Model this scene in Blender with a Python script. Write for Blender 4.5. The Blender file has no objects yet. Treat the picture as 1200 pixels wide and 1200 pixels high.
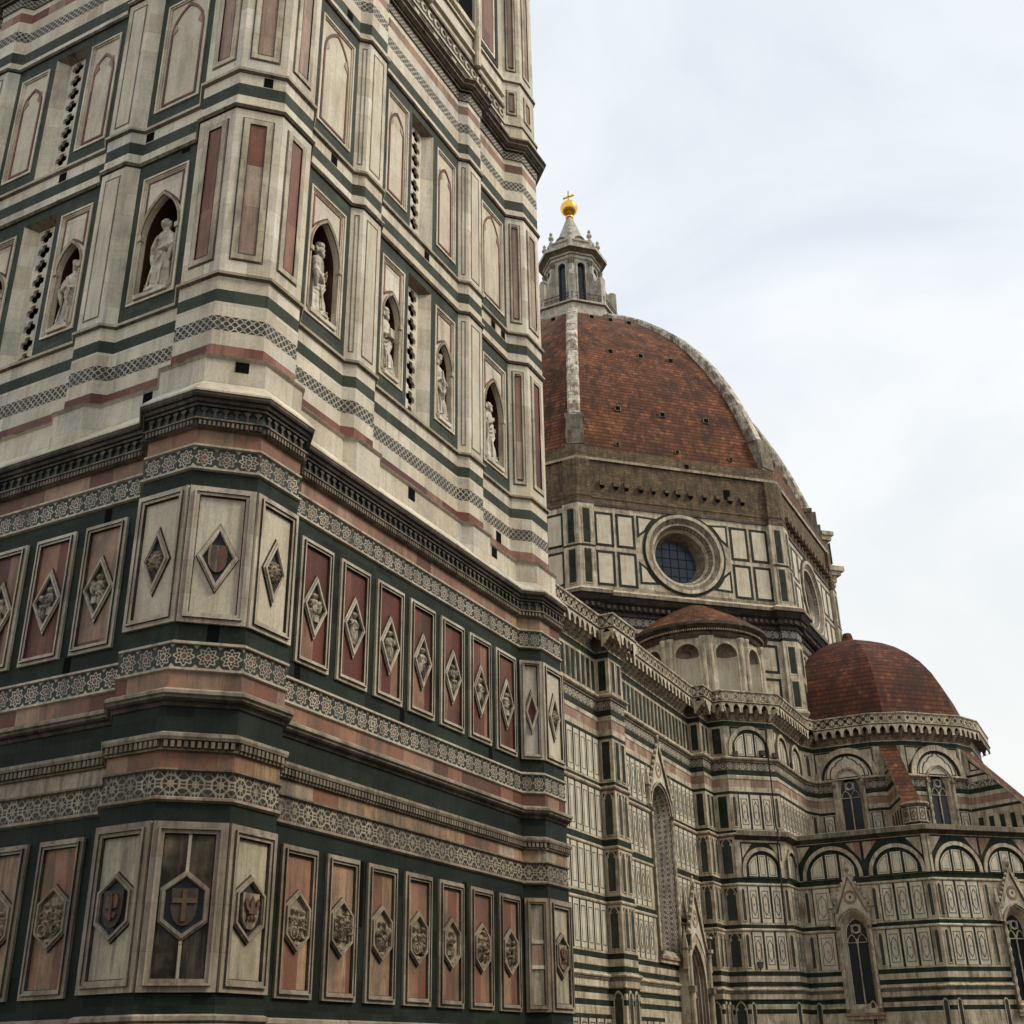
import bpy, bmesh, math, random
from math import sin, cos, pi, sqrt, atan2, floor, hypot, radians, tan
from mathutils import Vector, Matrix
SC = bpy.context.scene
COL = SC.collection
# ---------------------------------------------------------------- camera
CAM = Vector((-15.51294591, -14.39399678, 1.87251005))
yaw, pitch, roll, FPX = 0.47811525, 0.43933695, -0.0193400, 1374.85
fwd = Vector((cos(pitch)*cos(yaw), cos(pitch)*sin(yaw), sin(pitch)))
rt = Vector((sin(yaw), -cos(yaw), 0)); up = rt.cross(fwd)
rt2 = cos(roll)*rt + sin(roll)*up; up2 = -sin(roll)*rt + cos(roll)*up
cd = bpy.data.cameras.new('camera'); cam = bpy.data.objects.new('camera', cd); COL.objects.link(cam)
M = Matrix((rt2, up2, -fwd)).transposed().to_4x4(); M.translation = CAM
cam.matrix_world = M
cd.sensor_width = 36; cd.lens = 36*FPX/1200; cd.clip_end = 3000; cd.clip_start = 0.1
SC.camera = cam
# ---------------------------------------------------------------- world, sun, exposure
W = bpy.data.worlds.new("World"); SC.world = W; W.use_nodes = True
nt = W.node_tree; nt.nodes.clear()
wo = nt.nodes.new('ShaderNodeOutputWorld'); bg = nt.nodes.new('ShaderNodeBackground')
sky = nt.nodes.new('ShaderNodeTexSky'); sky.sky_type = 'NISHITA'; sky.sun_disc = False
SUN_EL, SUN_AZ = radians(46), radians(162)      # azimuth clockwise from north (+Y)
sky.sun_elevation = SUN_EL; sky.sun_rotation = SUN_AZ
sky.air_density = 1.0; sky.dust_density = 4.0
tc = nt.nodes.new('ShaderNodeTexCoord'); mp = nt.nodes.new('ShaderNodeMapping')
mp.inputs['Scale'].default_value = (1, 1, 2.2)
nz = nt.nodes.new('ShaderNodeTexNoise'); nz.inputs['Scale'].default_value = 2.6; nz.inputs['Detail'].default_value = 7; nz.inputs['Distortion'].default_value = .6; nz.inputs['Roughness'].default_value = .55
rp = nt.nodes.new('ShaderNodeValToRGB')
sx = nt.nodes.new('ShaderNodeSeparateXYZ'); mz = nt.nodes.new('ShaderNodeMapRange'); mz.inputs[1].default_value = .05; mz.inputs[2].default_value = .55
mw = nt.nodes.new('ShaderNodeMix'); mw.data_type = 'RGBA'; mw.inputs[6].default_value = (10.3, 10.3, 9.7, 1)
rp.color_ramp.elements[0].position = .34; rp.color_ramp.elements[0].color = (7.95, 8.7, 9.5, 1)
rp.color_ramp.elements[1].position = .60; rp.color_ramp.elements[1].color = (9.9, 10.2, 10.5, 1)
mx = nt.nodes.new('ShaderNodeMix'); mx.data_type = 'RGBA'; mx.inputs[0].default_value = .94
nt.links.new(tc.outputs['Generated'], mp.inputs[0]); nt.links.new(mp.outputs[0], nz.inputs['Vector'])
nt.links.new(nz.outputs['Fac'], rp.inputs[0]); nt.links.new(sky.outputs[0], mx.inputs[6]); nt.links.new(tc.outputs['Generated'], sx.inputs[0]); nt.links.new(sx.outputs[2], mz.inputs[0]); nt.links.new(mz.outputs[0], mw.inputs[0]); nt.links.new(rp.outputs[0], mw.inputs[7]); nt.links.new(mw.outputs[2], mx.inputs[7])
nt.links.new(mx.outputs[2], bg.inputs[0]); bg.inputs[1].default_value = 0.10
nt.links.new(bg.outputs[0], wo.inputs[0])
sd = bpy.data.lights.new('sun', 'SUN'); sd.energy = 2.5; sd.angle = radians(16); sd.color = (1, .91, .76)
so = bpy.data.objects.new('sun', sd); COL.objects.link(so)
sdir = Vector((sin(SUN_AZ)*cos(SUN_EL), cos(SUN_AZ)*cos(SUN_EL), sin(SUN_EL)))
so.rotation_euler = sdir.to_track_quat('Z', 'Y').to_euler()
SC.view_settings.view_transform = 'Standard'; SC.view_settings.look = 'None'; SC.view_settings.exposure = 0.0; SC.view_settings.gamma = 1
SC.render.engine = 'CYCLES'

# ---------------------------------------------------------------- materials
class NG:
    def __init__(s, name):
        s.m = bpy.data.materials.new(name); s.m.use_nodes = True; s.t = s.m.node_tree
        s.b = s.t.nodes['Principled BSDF']; s.o = s.t.nodes['Material Output']
    def n(s, k, **kw):
        x = s.t.nodes.new(k)
        for a, b in kw.items(): setattr(x, a, b)
        return x
    def l(s, a, b): s.t.links.new(a, b)
    def math(s, op, a, b=None, c=None):
        x = s.n('ShaderNodeMath', operation=op)
        for i, v in enumerate((a, b, c)):
            if v is None: continue
            if isinstance(v, (int, float)): x.inputs[i].default_value = v
            else: s.l(v, x.inputs[i])
        return x.outputs[0]
    def mix(s, f, a, b, mode='MIX'):
        x = s.n('ShaderNodeMix', data_type='RGBA', blend_type=mode)
        for i, v in ((0, f), (6, a), (7, b)):
            if isinstance(v, (int, float)): x.inputs[i].default_value = v
            elif isinstance(v, tuple): x.inputs[i].default_value = (*v[:3], 1)
            else: s.l(v, x.inputs[i])
        return x.outputs[2]
    def uv(s):
        x = s.n('ShaderNodeUVMap'); y = s.n('ShaderNodeSeparateXYZ'); s.l(x.outputs[0], y.inputs[0]); return y.outputs[0], y.outputs[1]
    def noise(s, scale, detail=4, rough=.55, sc=(1, 1, 1), dist=0):
        g = s.n('ShaderNodeNewGeometry'); m_ = s.n('ShaderNodeMapping'); m_.inputs['Scale'].default_value = sc
        s.l(g.outputs['Position'], m_.inputs[0])
        x = s.n('ShaderNodeTexNoise'); x.inputs['Scale'].default_value = scale; x.inputs['Detail'].default_value = detail
        x.inputs['Roughness'].default_value = rough; x.inputs['Distortion'].default_value = dist
        s.l(m_.outputs[0], x.inputs['Vector']); return x.outputs['Fac']
    def ramp(s, f, pts, interp='LINEAR'):
        x = s.n('ShaderNodeValToRGB'); cr = x.color_ramp; cr.interpolation = interp
        while len(cr.elements) < len(pts): cr.elements.new(.5)
        for e, (p, c) in zip(cr.elements, pts):
            e.position = p; e.color = (*c, 1) if isinstance(c, tuple) else (c, c, c, 1)
        s.l(f, x.inputs[0]); return x.outputs[0]
    def wn(s, a, b=None):
        x = s.n('ShaderNodeTexWhiteNoise', noise_dimensions='2D'); c = s.n('ShaderNodeCombineXYZ')
        s.l(a, c.inputs[0])
        if b is not None: s.l(b, c.inputs[1])
        s.l(c.outputs[0], x.inputs['Vector']); return x.outputs['Value']
    def bump(s, h, st=.3, dist=.02):
        x = s.n('ShaderNodeBump'); x.inputs['Strength'].default_value = st; x.inputs['Distance'].default_value = dist
        s.l(h, x.inputs['Height']); s.l(x.outputs[0], s.b.inputs['Normal'])
    def done(s, col, rough=.6, spec=.3):
        if isinstance(col, tuple): s.b.inputs['Base Color'].default_value = (*col, 1)
        else: s.l(col, s.b.inputs['Base Color'])
        s.b.inputs['Roughness'].default_value = rough; s.b.inputs['Specular IOR Level'].default_value = spec
        return s.m

def weather(g, c, dirt=.5, dcol=(.09, .075, .055), sc=1.0, thr=.5):
    """grime with its own shape: vertical rain streaks and cloudy stains"""
    a = g.noise(2.6*sc, 5, .65, (1, 1, .16)); b = g.noise(.9*sc, 6, .6)
    k = g.math('MULTIPLY', g.ramp(a, [(thr-.08, 0.), (thr+.13, 1.)]), g.ramp(b, [(.36, 0.), (.58, 1.)]))
    c = g.mix(g.math('MULTIPLY', k, dirt), c, dcol)
    s2 = g.noise(7.0*sc, 4, .7, (1, 1, .07)); s3 = g.noise(.55*sc, 4, .6)
    k2 = g.math('MULTIPLY', g.ramp(s2, [(.50, 0.), (.60, 1.)]), g.ramp(s3, [(.40, 0.), (.54, 1.)]))
    c = g.mix(g.math('MULTIPLY', k2, dirt*.75), c, dcol)
    s4 = g.noise(5.5*sc, 7, .72); c = g.mix(g.math('MULTIPLY', g.ramp(s4, [(.55, 0.), (.66, 1.)]), dirt*.55), c, dcol)
    f = g.noise(22*sc, 3, .6)
    return g.mix(.22, c, g.ramp(f, [(.3, .25), (.7, .9)]), 'OVERLAY')

def stone(name, cols, bw=.6, bh=.5, joint=.008, dirt=.5, rough=.55, vein=.25, jcol=.45, bump=.15, dcol=(.09, .075, .055), thr=.5, off=0.0, jvein=(.2, .19, .17), spec=.25, const=False):
    g = NG(name); u, v = g.uv()
    row = g.math('FLOOR', g.math('DIVIDE', g.math('ADD', v, off), bh)); rr = g.wn(row)
    un = g.math('ADD', g.math('DIVIDE', u, bw), g.math('MULTIPLY', rr, 5.37)); ci = g.math('FLOOR', un)
    r = g.wn(ci, row)
    n = len(cols); c = g.ramp(r, [(i/(n if const else max(1, n-1)), cols[i]) for i in range(n)], 'CONSTANT' if const else 'LINEAR')
    vn = g.noise(1.1, 8, .66, (1, 1, .8), .5)
    c = g.mix(vein, c, g.ramp(vn, [(.32, .25), (.5, .52), (.66, .72)]), 'OVERLAY')
    v2 = g.noise(3.0, 5, .6, (1, 1, .6), 2.2)
    c = g.mix(g.math('MULTIPLY', g.ramp(v2, [(.485, 0.), (.5, 1.), (.515, 0.)]), vein*.5), c, jvein)
    fu = g.math('FRACT', un); fv = g.math('FRACT', g.math('DIVIDE', g.math('ADD', v, off), bh))
    eu = g.math('MULTIPLY', g.math('MINIMUM', fu, g.math('SUBTRACT', 1, fu)), bw)
    ev = g.math('MULTIPLY', g.math('MINIMUM', fv, g.math('SUBTRACT', 1, fv)), bh)
    e = g.math('LESS_THAN', g.math('MINIMUM', eu, ev), joint/2)
    c = g.mix(g.math('MULTIPLY', e, jcol), c, (.03, .025, .02))
    c = weather(g, c, dirt, dcol, thr=thr)
    g.bump(g.math('ADD', g.noise(14, 5, .65), g.math('MULTIPLY', e, -.8)), bump, .012)
    return g.done(c, rough, spec)

MT = {}
W5 = [(.44, .375, .28), (.60, .53, .405), (.53, .475, .37), (.66, .59, .46), (.50, .42, .30), (.48, .455, .39)]
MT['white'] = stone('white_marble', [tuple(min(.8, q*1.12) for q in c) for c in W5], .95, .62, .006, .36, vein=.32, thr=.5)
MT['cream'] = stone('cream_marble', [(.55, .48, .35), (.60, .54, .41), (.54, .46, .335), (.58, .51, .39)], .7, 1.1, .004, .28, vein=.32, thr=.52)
MT['white_mid'] = stone('mid_white_marble', [(.43, .36, .265), (.54, .47, .36), (.49, .43, .33), (.57, .51, .40), (.46, .38, .27)], .95, .62, .006, .5, vein=.4, thr=.5)  # somewhat darker white marble for the second storey of panels
MT['white_low'] = stone('brownish_white_marble', [(.26, .21, .145), (.34, .285, .205), (.30, .255, .195), (.38, .32, .24), (.28, .215, .145)], .85, .7, .007, .75, vein=.55, thr=.47)  # darkest, brownest white marble, used on the lowest storey
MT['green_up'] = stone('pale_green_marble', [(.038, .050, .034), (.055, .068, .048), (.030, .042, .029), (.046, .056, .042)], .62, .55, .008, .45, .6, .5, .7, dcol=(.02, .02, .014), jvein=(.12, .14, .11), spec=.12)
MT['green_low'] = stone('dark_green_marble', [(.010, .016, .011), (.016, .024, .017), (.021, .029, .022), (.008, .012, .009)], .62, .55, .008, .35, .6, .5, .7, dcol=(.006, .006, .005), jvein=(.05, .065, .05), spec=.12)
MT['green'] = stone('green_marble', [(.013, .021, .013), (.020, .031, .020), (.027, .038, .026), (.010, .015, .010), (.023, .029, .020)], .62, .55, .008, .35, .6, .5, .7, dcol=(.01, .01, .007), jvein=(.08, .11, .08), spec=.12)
MT['red'] = stone('red_marble', [(.11, .024, .012), (.145, .036, .018), (.095, .02, .011), (.28, .13, .08), (.15, .042, .021), (.21, .075, .042)], .75, 3.0, .006, .55, .5, .5, .5, const=True, dcol=(.05, .03, .025))
MT['pink'] = stone('pink_marble', [(.31, .155, .09), (.22, .085, .05), (.38, .23, .15), (.14, .034, .018), (.27, .12, .07), (.12, .028, .015), (.33, .185, .115)], .62, 3.0, .006, .65, .5, .5, .5, const=True, thr=.47)
MT['peach'] = stone('peach_marble', [(.38, .235, .14), (.42, .32, .22), (.28, .14, .08), (.38, .23, .12), (.44, .35, .26), (.24, .10, .055)], .8, 3.0, .007, .8, .55, .6, .5, const=True, thr=.45)
MT['inlay1'] = stone('pink_inlay_marble', [(.40, .25, .15), (.30, .15, .09), (.22, .085, .05), (.36, .21, .125)], .36, 1.35, .006, .85, .5, .7, .5, off=.15, const=True, thr=.44)
MT['inlay2'] = stone('red_inlay_marble', [(.12, .03, .017), (.155, .044, .025), (.31, .16, .10), (.115, .027, .016), (.175, .06, .035)], .34, 2.7, .005, .6, .5, .6, .5, off=.8, const=True, thr=.46, dcol=(.05, .03, .02))
MT['paleinlay'] = stone('ivory_inlay_marble', [(.38, .33, .23), (.44, .38, .265), (.35, .31, .235)], .31, 3.0, .005, .7, .5, .4, .4)
MT['dark'] = stone('dark_cornice_stone', [(.08, .063, .046), (.14, .11, .08), (.055, .044, .034)], .8, .3, .01, .75, .7, .5, .6, .4, dcol=(.018, .015, .011), thr=.46)
MT['black_st'] = stone('blackened_stone_and_shade', [(.035, .03, .025), (.06, .05, .04), (.025, .022, .019)], .8, .3, .01, .6, .7, .5, .6, .4, dcol=(.012, .01, .008))  # dark cornices, also crevice lines and undersides with shade painted in
MT['greyst'] = stone('grey_sandstone', [(.20, .165, .12), (.26, .22, .16), (.16, .13, .095)], .8, .45, .01, .75, .8, .4, .6, .5, dcol=(.04, .034, .026))
MT['brick'] = stone('rough_brown_masonry', [(.15, .10, .052), (.20, .135, .07), (.11, .075, .042), (.24, .16, .09)], .5, .17, .03, .8, .9, .6, .8, 1.0, dcol=(.05, .04, .03), thr=.46)
MT['cwhite'] = stone('weathered_white_marble', [(.46, .375, .25), (.57, .485, .345), (.51, .435, .315), (.61, .525, .38), (.43, .33, .21)], 1.1, .6, .012, .7, vein=.4, thr=.47)
MT['cpanel'] = stone('grey_veined_panel_marble', [(.58, .52, .395), (.63, .56, .41), (.54, .50, .41), (.60, .51, .35)], .5, .8, .005, .35, vein=.3, thr=.52)
MT['cpink'] = stone('dull_pink_marble', [(.32, .19, .135), (.25, .135, .09), (.39, .26, .19), (.42, .32, .23)], .7, 3, .01, .6, vein=.35)
MT['black'] = NG('black_hole').done((.006, .006, .006), .95, .05)
MT['crib'] = stone('chipped_white_rib_marble', [(.62, .57, .45), (.74, .69, .56), (.48, .43, .33)], 1.6, .9, .05, 1.0, .6, .6, .9, .6, dcol=(.13, .09, .06), thr=.40)

def tile(name, cols, bw=.55, bh=.42):
    g = NG(name); u, v = g.uv()
    rf = g.math('DIVIDE', v, bh); row = g.math('FLOOR', rf); fv = g.math('FRACT', rf)
    un = g.math('ADD', g.math('DIVIDE', u, bw), g.math('MULTIPLY', g.math('FRACT', g.math('MULTIPLY', row, .5)), 1.0))
    ci = g.math('FLOOR', un); fu = g.math('FRACT', un); r = g.wn(ci, row)
    n = len(cols); c = g.ramp(r, [(i/(n-1), cols[i]) for i in range(n)])
    e = g.math('MAXIMUM', g.math('LESS_THAN', fv, .24), g.math('MULTIPLY', g.math('LESS_THAN', g.math('MINIMUM', fu, g.math('SUBTRACT', 1, fu)), .05), .6))
    c = g.mix(g.math('MULTIPLY', e, .72), c, (.03, .012, .008))  # painted shadow line along each tile row, plus the side joints
    big = g.noise(.22, 5, .6); c = g.mix(.45, c, g.ramp(big, [(.35, .25), (.65, .75)]), 'OVERLAY')
    c = weather(g, c, .85, (.035, .02, .015), .45, .44)
    st = g.noise(1.0, 4, .6, (1, 1, .05)); c = g.mix(g.math('MULTIPLY', g.ramp(st, [(.54, 0.), (.66, 1.)]), .55), c, (.03, .018, .014))
    g.bump(g.math('SUBTRACT', g.math('SUBTRACT', 1, fv), g.math('MULTIPLY', e, .6)), .9, .06)
    return g.done(c, .85, .15)
MT['tile'] = tile('terracotta_tile', [(.105, .036, .016), (.19, .068, .028), (.145, .048, .021), (.26, .105, .045), (.12, .045, .024)], .62, .50)
MT['tile2'] = tile('dark_red_tile', [(.082, .025, .014), (.14, .044, .023), (.105, .032, .018), (.185, .066, .034)], .6, .50)

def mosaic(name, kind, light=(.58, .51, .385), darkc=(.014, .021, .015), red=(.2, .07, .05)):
    g = NG(name); u, v = g.uv()
    k = 2.0 if kind == 'quat' else 1.0
    uu = g.math('MULTIPLY', u, k); vv = g.math('MULTIPLY', v, k)
    x = g.math('SUBTRACT', g.math('FRACT', uu), .5); y = g.math('SUBTRACT', g.math('FRACT', vv), .5)
    ax = g.math('ABSOLUTE', x); ay = g.math('ABSOLUTE', y)
    r = g.math('SQRT', g.math('ADD', g.math('MULTIPLY', x, x), g.math('MULTIPLY', y, y))); th = g.math('ARCTAN2', y, x)
    def near(a, c, w): return g.math('LESS_THAN', g.math('ABSOLUTE', g.math('SUBTRACT', a, c)), w)
    def OR(*a):
        o = a[0]
        for q in a[1:]: o = g.math('MAXIMUM', o, q)
        return o
    if kind == 'star':
        Rr = g.math('ADD', g.math('MULTIPLY', g.math('COSINE', g.math('MULTIPLY', th, 8)), .065), .36)
        ring = near(g.math('SUBTRACT', r, Rr), 0, .042)
        spk = g.math('MULTIPLY', g.math('LESS_THAN', r, .27), g.math('GREATER_THAN', g.math('COSINE', g.math('MULTIPLY', th, 8)), .35))
        cr = near(r, .14, .03); cor = g.math('GREATER_THAN', g.math('ADD', ax, ay), .84)
        wh = OR(ring, g.math('MULTIPLY', spk, g.math('GREATER_THAN', r, .19)), cr, cor)
        rd = g.math('LESS_THAN', r, .1)
    elif kind == 'geo':
        dx = g.math('SUBTRACT', .5, ax); dy = g.math('SUBTRACT', .5, ay)
        rc = g.math('SQRT', g.math('ADD', g.math('MULTIPLY', dx, dx), g.math('MULTIPLY', dy, dy)))
        wh = OR(near(r, .36, .04), near(rc, .36, .04), near(r, .12, .03), near(g.math('SUBTRACT', ax, ay), 0, .025), g.math('LESS_THAN', g.math('MINIMUM', ax, ay), .022))
        rd = g.math('LESS_THAN', rc, .12)
    else:
        dx = g.math('SUBTRACT', .5, ax); dy = g.math('SUBTRACT', .5, ay)
        rc = g.math('SQRT', g.math('ADD', g.math('MULTIPLY', dx, dx), g.math('MULTIPLY', dy, dy)))
        wh = OR(near(g.math('SUBTRACT', ax, ay), 0, .085), g.math('LESS_THAN', r, .2), g.math('LESS_THAN', rc, .16))
        rd = g.math('LESS_THAN', r, .1)
    rnd = g.wn(g.math('FLOOR', uu), g.math('FLOOR', vv))
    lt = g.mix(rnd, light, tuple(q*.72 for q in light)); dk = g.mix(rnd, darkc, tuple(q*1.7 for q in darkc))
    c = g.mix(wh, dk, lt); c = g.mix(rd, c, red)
    c = weather(g, c, .65, (.05, .042, .032))
    g.bump(g.math('ADD', wh, g.math('MULTIPLY', g.noise(20, 3), .5)), .2, .006)
    return g.done(c, .55)
MT['geo_low'] = mosaic('darker_interlaced_circle_mosaic', 'geo', (.40, .34, .24), (.012, .016, .012)); MT['star'] = mosaic('star_flower_mosaic', 'star'); MT['geo'] = mosaic('interlaced_circle_mosaic', 'geo'); MT['quat'] = mosaic('lozenge_lattice_mosaic', 'quat')  # first one is a darker circle mosaic for the lowest band

def plain(name, col, rough=.6, var=.35, dirt=.4, metal=0, sc=3, bump=.2, dcol=(.05, .04, .03)):
    g = NG(name); n = g.noise(sc, 6, .6)
    c = g.mix(var, col, g.ramp(n, [(.3, .2), (.7, .8)]), 'OVERLAY')
    if dirt: c = weather(g, c, dirt, dcol, 1.5)
    g.b.inputs['Metallic'].default_value = metal
    g.bump(g.noise(sc*6, 4, .6), bump, .01)
    return g.done(c, rough)
MT['statue'] = plain('statue_marble', (.60, .545, .44), .6, .5, .65, sc=6)
MT['relief'] = plain('carved_relief_marble', (.33, .265, .18), .6, .6, .8, sc=8)
MT['reliefbg'] = plain('dark_blue_ground', (.02, .025, .03), .5, .4, .3)
MT['relief2'] = plain('white_relief_marble', (.50, .44, .33), .55, .5, .7, sc=8)
MT['gold'] = plain('gilded_copper', (.85, .50, .09), .28, .15, 0, 1.0)
MT['glass'] = plain('dark_window_glass', (.016, .02, .028), .22, .3, .2, sc=1.5)
MT['lead'] = plain('lead_bars', (.03, .03, .03), .6, .2, 0)
MT['oglass'] = plain('oculus_glass', (.03, .045, .07), .2, .3, .2, sc=1)
MT['spire'] = stone('spire_marble', [(.44, .39, .31), (.56, .51, .42), (.48, .42, .33)], .5, .5, .01, .5, vein=.4, dcol=(.08, .075, .07), thr=.42)
MT['crestdark'] = plain('darkened_crest', (.055, .042, .028), .6, .9, .8, sc=7)
MT['oldred'] = plain('faded_red_inlay', (.13, .055, .04), .6, .6, .8, sc=8)
MT['oldpeach'] = plain('faded_crest_ground', (.30, .235, .15), .6, .6, .9, sc=7)
MT['bronze'] = plain('green_bronze', (.05, .07, .05), .5, .4, .3, .6)
MT['pave'] = stone('paving_stone', [(.065, .058, .05), (.09, .082, .07), (.05, .046, .04)], .9, .5, .015, .5, .8, .4, .7)
MT['niche'] = stone('oxblood_niche_marble', [(.055, .018, .013), (.08, .026, .018), (.045, .016, .012)], .4, .8, .006, .3, .5, .4, .5, dcol=(.03, .015, .012))
MT['leafc'] = stone('dark_green_carved_frieze', [(.03, .042, .033), (.045, .058, .045)], .6, .5, .006, .5, .5, .4, .5, dcol=(.015, .014, .01))
MT['amber'] = plain('amber_glazed_crest', (.14, .08, .04), .5, .4, .5, sc=8)
MT['grime'] = stone('blackened_marble', [(.17, .13, .08), (.13, .10, .065), (.21, .165, .10)], .5, 1.3, .006, 1.0, .7, .6, .5, dcol=(.014, .011, .008), thr=.38)

# ---------------------------------------------------------------- mesh builder
class MB:
    def __init__(s): s.v = []; s.f = []; s.m = []; s.uv = []; s.mats = []
    def mi(s, m):
        if m not in s.mats: s.mats.append(m)
        return s.mats.index(m)
    def face(s, pts, m, uv=None):
        b = len(s.v); s.v += [tuple(p) for p in pts]; s.f.append(tuple(range(b, b+len(pts)))); s.m.append(s.mi(m)); s.uv.append(uv)
    def grid(s, rows, m, closed=False, uvs=None):
        for j in range(len(rows)-1):
            a, b = rows[j], rows[j+1]; n = len(a)
            for i in range(n if closed else n-1):
                k = (i+1) % n
                s.face([a[i], a[k], b[k], b[i]], m, None if uvs is None else [uvs[j][i], uvs[j][i+1], uvs[j+1][i+1], uvs[j+1][i]])
    def wbox(s, x0, x1, y0, y1, z0, z1, m):
        fr = Fr((x0, y0), (1, 0)); s.box(fr, 0, x1-x0, z0, z1, -(y1-y0), 0, m)
    def box(s, fr, u0, u1, z0, z1, d0, d1, m):
        s.prism(fr, [(u0, z0), (u1, z0), (u1, z1), (u0, z1)], d0, d1, m)
    def prism(s, fr, poly, d0, d1, m, side=None, back=False):
        side = side or m
        s.face([fr.p(u, z, d1) for u, z in poly], m)
        if back: s.face([fr.p(u, z, d0) for u, z in reversed(poly)], m)
        n = len(poly)
        for i in range(n):
            a, b = poly[i], poly[(i+1) % n]
            s.face([fr.p(*a, d0), fr.p(*b, d0), fr.p(*b, d1), fr.p(*a, d1)], side)
    def ring(s, fr, outer, inner, d0, d1, m, side=None, din=None):
        side = side or m; n = len(outer); din = d0 if din is None else din
        for i in range(n):
            k = (i+1) % n; a, b, c, e = outer[i], outer[k], inner[k], inner[i]
            s.face([fr.p(*a, d1), fr.p(*b, d1), fr.p(*c, d1), fr.p(*e, d1)], m)
            s.face([fr.p(*a, d0), fr.p(*b, d0), fr.p(*b, d1), fr.p(*a, d1)], side)
            s.face([fr.p(*c, din), fr.p(*e, din), fr.p(*e, d1), fr.p(*c, d1)], side)
    def rring(s, fr, u0, u1, z0, z1, w, d0, d1, m):
        s.ring(fr, rect(u0, u1, z0, z1), rect(u0+w, u1-w, z0+w, z1-w), d0, d1, m)
    def plate(s, fr, u0, u1, z0, z1, inner, d, m, din=None, mside=None):
        """flat rectangle with a hole; the hole's reveal runs back to din"""
        cu = sum(p[0] for p in inner)/len(inner); cz = sum(p[1] for p in inner)/len(inner)
        n = len(inner); out = []
        for (a, b) in inner:
            du, dz = a-cu, b-cz; t = 1e9
            if du > 1e-9: t = min(t, (u1-cu)/du)
            if du < -1e-9: t = min(t, (u0-cu)/du)
            if dz > 1e-9: t = min(t, (z1-cz)/dz)
            if dz < -1e-9: t = min(t, (z0-cz)/dz)
            out.append((cu+du*t, cz+dz*t))
        for i in range(n):
            k = (i+1) % n
            s.face([fr.p(*out[i], d), fr.p(*out[k], d), fr.p(*inner[k], d), fr.p(*inner[i], d)], m)
            a, b = out[i], out[k]
            va = abs(a[0]-u0) < 1e-5 or abs(a[0]-u1) < 1e-5; vb = abs(b[0]-u0) < 1e-5 or abs(b[0]-u1) < 1e-5
            ha = abs(a[1]-z0) < 1e-5 or abs(a[1]-z1) < 1e-5; hb = abs(b[1]-z0) < 1e-5 or abs(b[1]-z1) < 1e-5
            if abs(a[0]-b[0]) > 1e-5 and abs(a[1]-b[1]) > 1e-5:
                c = (a[0] if va and not (ha and not vb) else b[0], b[1] if va and not (ha and not vb) else a[1])
                c = (min((u0, u1), key=lambda q: abs(q-c[0])), min((z0, z1), key=lambda q: abs(q-c[1])))
                s.face([fr.p(*a, d), fr.p(*c, d), fr.p(*b, d)], m)
            if din is not None:
                s.face([fr.p(*inner[i], d), fr.p(*inner[k], d), fr.p(*inner[k], din), fr.p(*inner[i], din)], mside or m)
    def sweep(s, path, prof, mats, closed=False, nv=False, skip=()):
        """profile [(offset, z)...] swept along a 2D path, outward on the right-hand side"""
        n = len(path); nrm = []; L = [0.]
        segs = n if closed else n-1
        for i in range(segs):
            a, b = path[i], path[(i+1) % n]; dx, dy = b[0]-a[0], b[1]-a[1]; l = hypot(dx, dy); nrm.append((dy/l, -dx/l)); L.append(L[-1]+l)
        def off(i, dd):
            if closed: n1, n2 = nrm[(i-1) % n], nrm[i % n]
            else: n1 = nrm[max(0, i-1)]; n2 = nrm[min(segs-1, i)]
            k = 1+n1[0]*n2[0]+n1[1]*n2[1]; q = path[i % n]
            return (q[0]+dd*(n1[0]+n2[0])/k, q[1]+dd*(n1[1]+n2[1])/k)
        if isinstance(mats, str): mats = [mats]*(len(prof)-1)
        for j in range(len(prof)-1):
            (d0, z0), (d1, z1) = prof[j], prof[j+1]; h = max(1e-6, abs(z1-z0))
            for i in range(segs):
                if i in skip: continue
                a0, b0, a1, b1 = off(i, d0), off(i+1, d0), off(i, d1), off(i+1, d1)
                if nv:
                    ll = (L[i+1]-L[i])/h; cnt = max(1, round(ll)); st = 0.0
                    uv = [(st, 0), (st+cnt, 0), (st+cnt, 1), (st, 1)]
                else:
                    vz0, vz1 = z0, z1
                    if abs(z1-z0) < .3*abs(d1-d0): vz0, vz1 = 0, abs(d1-d0)
                    uv = [(L[i], vz0), (L[i+1], vz0), (L[i+1], vz1), (L[i], vz1)]
                s.face([(*a0, z0), (*b0, z0), (*b1, z1), (*a1, z1)], mats[j], uv)
    def lathe(s, c, prof, m, n=24, a0=0, a1=2*pi, sq=None):
        full = abs(a1-a0-2*pi) < 1e-6
        rows = [[(c[0]+r*cos(a0+(a1-a0)*i/n), c[1]+r*sin(a0+(a1-a0)*i/n), z) for i in range(n+1)] for r, z in prof]
        lw = 0; uvs = []
        for j, (r, z) in enumerate(prof):
            if j: lw += hypot(r-prof[j-1][0], z-prof[j-1][1])
            rr = max(p[0] for p in prof); uvs.append([(rr*(a0+(a1-a0)*i/n), lw) for i in range(n+1)])
        s.grid(rows, m, False, uvs)
    def tube(s, pts, rad, m, n=8):
        pts = [Vector(p) for p in pts]; rows = []
        for i, p in enumerate(pts):
            t = (pts[min(i+1, len(pts)-1)]-pts[max(i-1, 0)]).normalized()
            a = t.cross(Vector((0, 0, 1)));
            if a.length < 1e-3: a = t.cross(Vector((1, 0, 0)))
            a.normalize(); b = t.cross(a); r = rad[i] if isinstance(rad, (list, tuple)) else rad
            rows.append([p+a*(r*cos(2*pi*k/n))+b*(r*sin(2*pi*k/n)) for k in range(n)])
        s.grid(rows, m, True); s.face(rows[0], m); s.face(list(reversed(rows[-1])), m)
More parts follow.
